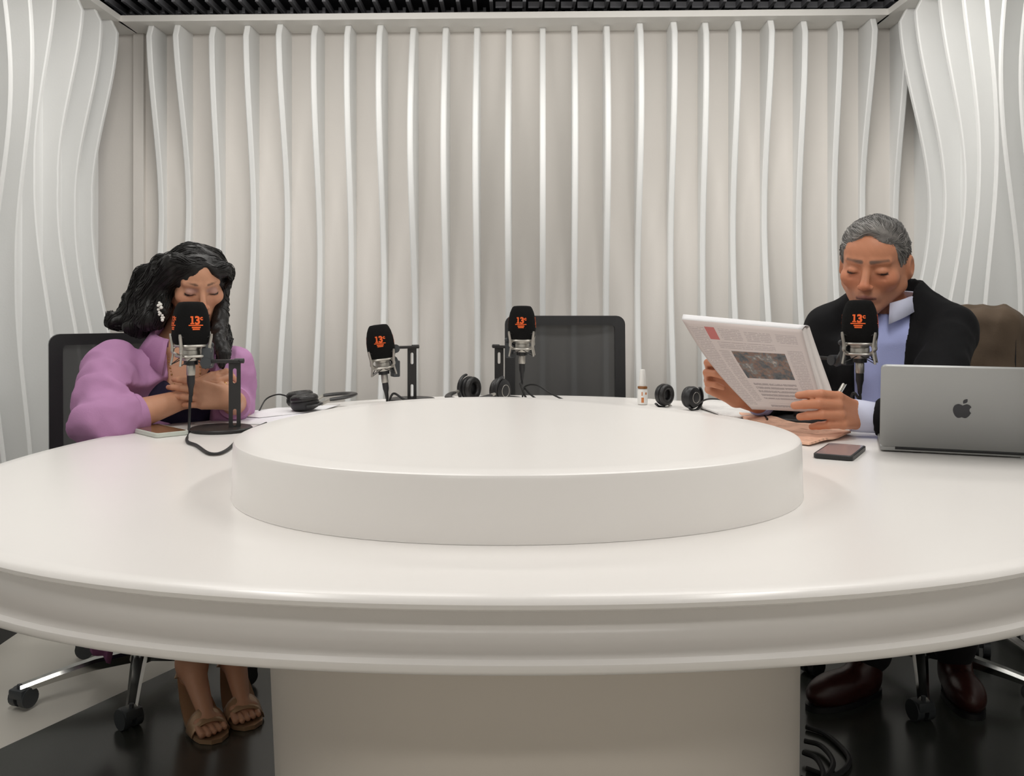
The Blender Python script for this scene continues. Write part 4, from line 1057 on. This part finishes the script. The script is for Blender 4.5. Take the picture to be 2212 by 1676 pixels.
for hp, el_, wr in ((lhm, EML, WML), (rhm, EMR, WMR)):
    pts = [p for ch, R in hp[1] for p in ch]+hp[2][0]+[wr]; half = Vector(el_).lerp(Vector(wr), .55)
    lo, hi = bbox(pts+[half], .035)
    arm = ([half, Vector(wr)], [.033, .0275])
    parts.append(body_chunk(lambda Q: hand_sdf(Q, hp, arm), lo, hi, .0030, lambda v: nail_col(v, hp, flat(SKM)(v), SKM)))
V, F, Cc = merge(parts)
man = link('person', np_mesh('person', V, F, Cc), M['skin_m'], label='seated grey-haired man in a black cardigan reading a newspaper', cat='person')
M['blackknit'] = cloth('black_wool_knit', (.006, .006, .007), .95, 8, .6, .014, 420)
M['blueshirt'] = cloth('pale_blue_cotton', (.36, .40, .68), .75, 12, .6)
M['whitecuff'] = mat('pale_cuff_cotton', (.62, .64, .80), .75, bump=.1, bscale=400)
CML = EML.lerp(WML, .93); CMR = EMR.lerp(WMR, .55)
TABC = [(w, a+.014, b+.012, y) for w, a, b, y in TABM]
def fCard(Q):
    L = tM.loc(Q); d = torso_sdf(L, TABC, -.012, .52)
    d = smin(d, polyline(Q, [SRM, SRM.lerp(EMR, .5), EMR+Vector((0, 0, .012)), CMR], [.058, .056, .050, .040]), .04)
    d = smin(d, polyline(Q, [SLM, SLM.lerp(EML, .5), EML+Vector((0, 0, .012)), CML], [.058, .058, .052, .041]), .04)
    nk = tM.out((0, -.030, .030)); d = smin(d, rc(Q, nk, SLM, .078, .050), .03); d = smin(d, rc(Q, nk, SRM, .078, .050), .03)
    d = d+folds(Q, .0045, 4)
    w = -L[:, 2]; op = np.maximum(np.abs(L[:, 0]-.004)-np.interp(w, [-.05, .0, .12, .25, .5], [.066, .064, .060, .056, .05]), -(L[:, 1]-.0))
    d = smax(d, -op, .010); d = smax(d, -rc(L, (0, -.008, -.02), (0, -.026, .14), .073, .072), .008)
    return sleeve_cut(sleeve_cut(d, Q, CML, WML, .030), Q, CMR, WMR, .030)
lo, hi = bbox([tM.out((x, y, z)) for x in (-.19, .19) for y in (-.15, .17) for z in (-.53, .03)]+[EML, EMR, CML, CMR, SLM, SRM], .08)
v, F = nets(fCard, lo, hi, .0058); link('cardigan', np_mesh('cardigan', v, F), M['blackknit'], man, label='black knitted cardigan worn open')
def fMS(Q):
    L = tM.loc(Q); d = torso_sdf(L, [(w, a+.004, b+.006, y) for w, a, b, y in TABM], -.01, .53)+folds(Q, .0028, 6)
    d = d-.003*np.exp(-(L[:, 0]/.012)**2)*(L[:, 1] > 0)
    return smax(d, -el(L, (0, .012, .030), (.062, .078, .034)), .006)
lo, hi = bbox([tM.out((x, y, z)) for x in (-.18, .18) for y in (-.14, .16) for z in (-.53, .02)], .01)
v, F = nets(fMS, lo, hi, .006); link('shirt', np_mesh('shirt', v, F), M['blueshirt'], man, label='pale blue button shirt')
collar('shirt_collar', (0, -.002, .006), [(.068, .068, .0), (.067, .068, .036), (.073, .075, .036), (.084, .090, .002)], math.radians(14), math.radians(346), M['whitecuff'], man, tM,
       tipf=lambda p, t, j: p+Vector((0, .016 if j == 3 else 0, -.026 if j == 3 else -.012*(j < 3)))*max(0, 1-min(t, 1-t)/.14))
for (wr, c, r, m_) in ((WML, CML, .037, 'whitecuff'), (WMR, CMR, .037, 'blueshirt')):
    dv = (Vector(wr)-Vector(c)).normalized()
    MB().tube([c-dv*.03, c, c+dv*.020, c+dv*.024, c+dv*.022], [r-.002, r, r+.0005, r-.001, r-.005], 24, cap=False).build('shirt_cuff', M[m_], man)
# hair: short, grey, combed back from the forehead
def fHM(Q):
    L = hM.loc(Q)/hsM
    d = el(L, (0, -.014, .038), (.0845, .102, .0895))
    d = smin(d, el(L, (0, .035, .088), (.052, .050, .030)), .02)
    cut = .872*(L[:, 1]-.078)-.49*(L[:, 2]-.080)+.012*np.cos(L[:, 0]*60)*(L[:, 2] > .05)
    d = smax(d, cut, .010)
    d = smax(d, -.072-L[:, 2]+np.clip(L[:, 1]+.01, 0, 1)*1.6, .006)
    A = np.abs(L[:, 0:1]); e = np.concatenate([A, L[:, 1:]], 1); d = smax(d, -el(e, (.091, -.010, -.012), (.02, .022, .036)), .004)
    n = wob(L, 95, 5, (.55, .55, .8)); return (d+.0035*n+.0018*wob(L, 210, 2, (.6, .5, 1)))*hsM
lo, hi = bbox([hM.out((x*hsM, y*hsM, z*hsM)) for x in (-.09, .09) for y in (-.12, .1) for z in (-.08, .15)], .01)
v, F = nets(fHM, lo, hi, .0036)
L = hM.loc(v.astype(f32))/hsM
g = .5+.5*wob(L, 120, 3, (.5, .4, 1)); side = np.clip((np.abs(L[:, 0])-.03)/.05, 0, 1); frontg = np.clip((L[:, 1]-.0)/.07, 0, 1)
lum = .06+.17*g*(.4+.9*frontg+.4*side); lum = np.clip(lum, .03, .42)
Ch = lum[:, None]*np.array((1.0, .93, .87))
# short strands lying on the scalp
cand = np.where(L[:, 2] > -.03)[0]; rg = np.random.RandomState(9); ix = rg.choice(cand, 2000)
def flowM(q):
    l = hM.loc(q)/hsM; top = np.clip((l[:, 2:3]-.03)/.04, 0, 1)
    return (top*(-V3(hM.f)*.8+V3(hM.r)*.45+V3(hM.u)*.2)+(1-top)*(-V3(hM.f)*.5-V3(hM.u)*.7)+.7*np.stack([wob(q, 60, 1), wob(q, 60, 2), wob(q, 60, 3)], 1)).astype(f32)
paths = trace(fHM, v[ix], flowM, 5, .0052, lambda t: .0005+.0040*t*t); cols = (lum[ix]*rg.uniform(.55, 1.8, len(ix))).tolist()
sv, sf = tube_strands(paths, .0011, 4); sc_ = np.repeat(np.array(cols), len(sv)//len(paths))[:, None]*np.array((1.0, .95, .90))
link('hair', np_mesh('hair', np.concatenate([v, sv]), F.tolist()+[tuple(i+len(v) for i in q) for q in sf], np.concatenate([Ch, sc_])), vcol_mat('grey_hair', .5, bump=.3, bscale=300, spec=.3), man, label='short grey hair combed back')
# trousers and shoes
M['trouser'] = mat('charcoal_wool', (.012, .011, .013), .9, bump=.2, bscale=400)
M['brownleather'] = mat('oxblood_leather', (.045, .012, .009), .32, bump=.08, bscale=120)
PM_ = tM.out((0, -.01, -.54)); hr, hl = PM_+tM.r*.085, PM_-tM.r*.085
KMR, KML = Vector((.86, 2.30, .50)), Vector((1.07, 2.22, .50)); AMR, AML = Vector((.955, 2.545, .115)), Vector((1.185, 2.56, .115))
def fTr(Q):
    d = smin(smin(rc(Q, hr, KMR, .095, .07), rc(Q, hl, KML, .095, .07), .05), el(Q, PM_, (.18, .16, .11)), .05)
    return smin(smin(d, rc(Q, KMR, AMR, .068, .056), .03), rc(Q, KML, AML, .068, .052), .03)+.0035*wob(Q, 22, 5)
lo, hi = bbox([KMR, KML, AMR, AML, PM_], .2); lo[2] = .05; v, F = nets(fTr, lo, hi, .012); link('trousers', np_mesh('trousers', v, F), M['trouser'], man)
for (hx, tx) in (((.975, 2.555), (.765, 2.435)), ((1.195, 2.60), (1.155, 2.385))):
    hx = Vector((*hx, 0)); tx = Vector((*tx, 0)); d = (tx-hx).normalized(); s = Vector((-d.y, d.x, 0)); Ls = (tx-hx).length
    Fr = np.array([V3(d), V3(s), (0, 0, 1)], f32)
    def fS(Q):
        l = (Q-V3(hx)) @ Fr.T
        e = el(l, (Ls*.62, 0, .042), (Ls*.42, .048, .046)); e = smin(e, el(l, (Ls*.22, 0, .05), (Ls*.26, .037, .055)), .03)
        e = smin(e, rc(l, (Ls*.2, 0, .06), (Ls*.17, 0, .10), .04, .042), .02); e = smax(e, -rc(l, (Ls*.2, 0, .09), (Ls*.17, 0, .14), .034, .036), .004)
        return smax(e, .014-l[:, 2], .004)
    lo, hi = bbox([hx, tx], .07); lo[2] = 0; hi[2] = .15; v, F = nets(fS, lo, hi, .0055); sh = link('shoe', np_mesh('shoe', v, F), M['brownleather'], man)
    pts = []
    for q in np.linspace(0, 2*PI, 33)[:-1]:
        x = Ls*.5+Ls*.54*math.cos(q); w = (.046 if math.cos(q) > -.2 else .040)*math.copysign(abs(math.sin(q))**.75, math.sin(q)); pts.append(((hx+d*x+s*w).x, (hx+d*x+s*w).y))
    MB().prism(pts, .0055, .019).build('sole', M['blackplastic'], sh)

# ------------------------------------------------------------------ newspaper in his hands
def page_mat(name, paper, ink):
    m = mat(name, paper, .85); nt = m.node_tree; N = nt.nodes; Lk = nt.links; bs = N['Principled BSDF']
    uv = N.new('ShaderNodeUVMap'); uv.uv_map = 'UVMap'; sp = N.new('ShaderNodeSeparateXYZ'); Lk.new(uv.outputs[0], sp.inputs[0])
    def mth(op, a, b=None):
        n = N.new('ShaderNodeMath'); n.operation = op
        for i, x in enumerate((a, b)):
            if x is None: continue
            if isinstance(x, (int, float)): n.inputs[i].default_value = x
            else: Lk.new(x, n.inputs[i])
        return n.outputs[0]
    U, Vv = sp.outputs[0], sp.outputs[1]
    def box_(u0, u1, v0, v1): return mth('MULTIPLY', mth('MULTIPLY', mth('GREATER_THAN', U, u0), mth('LESS_THAN', U, u1)), mth('MULTIPLY', mth('GREATER_THAN', Vv, v0), mth('LESS_THAN', Vv, v1)))
    nz = N.new('ShaderNodeTexNoise'); nz.inputs['Scale'].default_value = 60; nz.inputs['Detail'].default_value = 4; Lk.new(uv.outputs[0], nz.inputs['Vector'])
    def lines(freq, duty): return mth('GREATER_THAN', mth('SINE', mth('MULTIPLY', Vv, freq)), duty)
    def over(base, col, fac):
        x = N.new('ShaderNodeMix'); x.data_type = 'RGBA'; Lk.new(fac, x.inputs['Factor'])
        if isinstance(base, tuple): x.inputs['A'].default_value = (*base, 1)
        else: Lk.new(base, x.inputs['A'])
        if isinstance(col, tuple): x.inputs['B'].default_value = (*col, 1)
        else: Lk.new(col, x.inputs['B'])
        return x.outputs['Result']
    c = paper
    txt = mth('MULTIPLY', lines(320, -.1), mth('GREATER_THAN', nz.outputs['Fac'], .42)); fine = mth('MULTIPLY', txt, .42)
    for bx in ((.03, .15, .05, .93), (.26, .44, .80, .93), (.47, .70, .80, .92), (.74, .93, .80, .91), (.20, .70, .70, .755), (.80, .95, .10, .72), (.17, .26, .10, .68)):
        c = over(c, ink, mth('MULTIPLY', fine, box_(*bx)))
    bold = mth('MULTIPLY', mth('MULTIPLY', lines(150, -.25), mth('GREATER_THAN', nz.outputs['Fac'], .40)), .62)
    for bx in ((.30, .76, .13, .33), (.32, .66, .03, .085), (.20, .70, .77, .785), (.74, .92, .775, .79)): c = over(c, ink, mth('MULTIPLY', bold, box_(*bx)))
    vo = N.new('ShaderNodeTexNoise'); vo.inputs['Scale'].default_value = 9; vo.inputs['Detail'].default_value = 6; vo.inputs['Roughness'].default_value = .65; Lk.new(uv.outputs[0], vo.inputs['Vector'])
    rp = N.new('ShaderNodeValToRGB'); cr = rp.color_ramp; cr.elements[0].position = .33; cr.elements[0].color = (.02, .025, .03, 1); cr.elements[1].position = .68; cr.elements[1].color = (.40, .33, .28, 1)
    for p_, c_ in ((.44, (.06, .07, .075, 1)), (.52, (.17, .09, .06, 1)), (.59, (.12, .13, .13, 1))): e_ = cr.elements.new(p_); e_.color = c_
    Lk.new(vo.outputs['Fac'], rp.inputs[0])
    c = over(c, rp.outputs[0], mth('MULTIPLY', box_(.28, .77, .37, .68), .92))
    c = over(c, (.42, .10, .09), mth('MULTIPLY', box_(.155, .235, .80, .94), .9))
    Lk.new(c, bs.inputs['Base Color']); return m
def patch(name, f, m, parent, nu=24, nv=20, uvs=True, thick=.0016):
    me = bpy.data.meshes.new(name); vs = [f(i/nu, j/nv) for j in range(nv+1) for i in range(nu+1)]
    fs = [(j*(nu+1)+i, j*(nu+1)+i+1, (j+1)*(nu+1)+i+1, (j+1)*(nu+1)+i) for j in range(nv) for i in range(nu)]
    me.from_pydata([tuple(p) for p in vs], [], fs); me.update(); ul = me.uv_layers.new(name='UVMap')
    for p in me.polygons:
        p.use_smooth = True
        for li in p.loop_indices:
            k = me.loops[li].vertex_index; ul.data[li].uv = ((k % (nu+1))/nu, (k//(nu+1))/nv)
    o = link(name, me, m, parent); md = o.modifiers.new('thick', 'SOLIDIFY'); md.thickness = thick; md.offset = -1; return o
paperc = (.52, .445, .42)
M['page'] = page_mat('printed_page', paperc, (.20, .17, .17)); M['pageback'] = mat('newsprint_plain', (.66, .61, .58), .85, var=.05, vscale=30)
c_ = P(1640, 790, 2.25)
npp = empty('newspaper', c_, 0, 'open newspaper held up in both hands by the man', 'newspaper')
def local(f): return lambda u, v: f(u, v)-c_
def quad(bl, br, tl, tr_, bow=0., lb=0.):
    def f(u, v):
        l = bl.lerp(tl, v); r = br.lerp(tr_, v); p = l.lerp(r, u)
        p = p+Vector((0, bow*math.sin(PI*u)+.006*math.sin(5*u+3*v), 0))
        p = p+Vector((lb*math.sin(PI*v)*(1-u), 0, -.004*math.sin(PI*v)*(1-u))); return p
    return f
fr_ = quad(P(1624, 884, 2.235), P(1778, 889, 2.185), P(1473, 690, 2.33), P(1734, 712, 2.275), -.012, -.010)
bk_ = quad(P(1650, 878, 2.275), P(1803, 866, 2.215), P(1478, 680, 2.36), P(1750, 705, 2.30), -.006, -.006)
patch('front_page', local(fr_), M['page'], npp); patch('back_page', local(bk_), M['pageback'], npp)
md_ = quad(P(1640, 882, 2.255), P(1790, 884, 2.20), P(1475, 685, 2.345), P(1742, 708, 2.288), -.009, -.008)
patch('inner_page', local(md_), M['pageback'], npp)
patch('top_fold', lambda u, v: fr_(u, 1).lerp(bk_(u, 1), v)+Vector((0, 0, .006*math.sin(PI*v)))-c_, M['paper'], npp, 24, 6)
# pen between his fingers
a, b_ = P(1798, 872, 2.215), P(1823, 829, 2.235); d = (b_-a)
pen = empty('pen', a, 0, 'silver pen sticking up from the man\'s hand behind the newspaper', 'pen')
MB().tube([d*-.35, d*.95, d], [.0042, .0042, .003], 10).build('barrel', M['silver'], pen); MB().tube([d*.55+Vector((.005, -.003, 0)), d*.98+Vector((.005, -.003, 0))], .0012, 6).build('clip', M['chrome'], pen)

# ------------------------------------------------------------------ jacket over the man's chair back
bx = Vector(ch3.location)-mf*.27; jr = Vector((.819, -.574, 0))
M['brown'] = cloth('brown_suede', (.12, .086, .06), .9, 7, 1., .03, 180, .3)
JF = np.array([V3(jr), V3(-mf), (0, 0, 1)], f32); jc = V3((bx.x, bx.y, .80))
def fJ(Q):
    l = (Q-jc) @ JF.T
    q = np.abs(l)-V3((.188, .022, .185)); q[:, 1] = q[:, 1]; d = np.sqrt((np.maximum(q, 0)**2).sum(1))+np.minimum(q.max(1), 0)-.034
    d = smin(d, el(l, (.12, .03, .16), (.11, .05, .05)), .03); d = smin(d, rc(l, (-.15, .02, .205), (.16, .03, .20), .022, .028), .02)
    d = d+.010*wob(l, 19, 2, (1, .4, .9))+.018*np.abs(wob(l, 20, 4, (1, .3, .6)))**.8-.011
    return smax(d, -(np.maximum(np.abs(l[:, 0])-.21, np.maximum(np.abs(l[:, 1]+.005)-.012, l[:, 2]-.178))), .006)
lo, hi = bbox([Vector((bx.x, bx.y, .8))+jr*s1*.25+mf*s2*.09+Vector((0, 0, z)) for s1 in (-1, 1) for s2 in (-1, 1) for z in (-.23, .27)], .02)
v, F = nets(fJ, lo, hi, .0075); link('jacket', np_mesh('jacket', v, F), M['brown'], label='brown jacket draped over the back of the man\'s chair', cat='jacket')

# ------------------------------------------------------------------ cables on the floor by the pedestal
for k, (pts, lab) in enumerate((
        ([(1742, 1570), (1790, 1590), (1835, 1640), (1800, 1676), (1742, 1660)], 'outer loop of black cable on the floor by the pedestal'),
        ([(1738, 1600), (1775, 1612), (1800, 1650), (1770, 1690), (1730, 1680)], 'middle loop of black cable on the floor by the pedestal'),
        ([(1735, 1625), (1765, 1640), (1778, 1680), (1740, 1710)], 'inner loop of black cable on the floor by the pedestal'))):
    w = [T(x, y, .012+.006*k) for x, y in pts]; MB().tube(bez(w, 8), .006, 8).build('floor_cable', M['rubber'], label=lab, cat='cable')
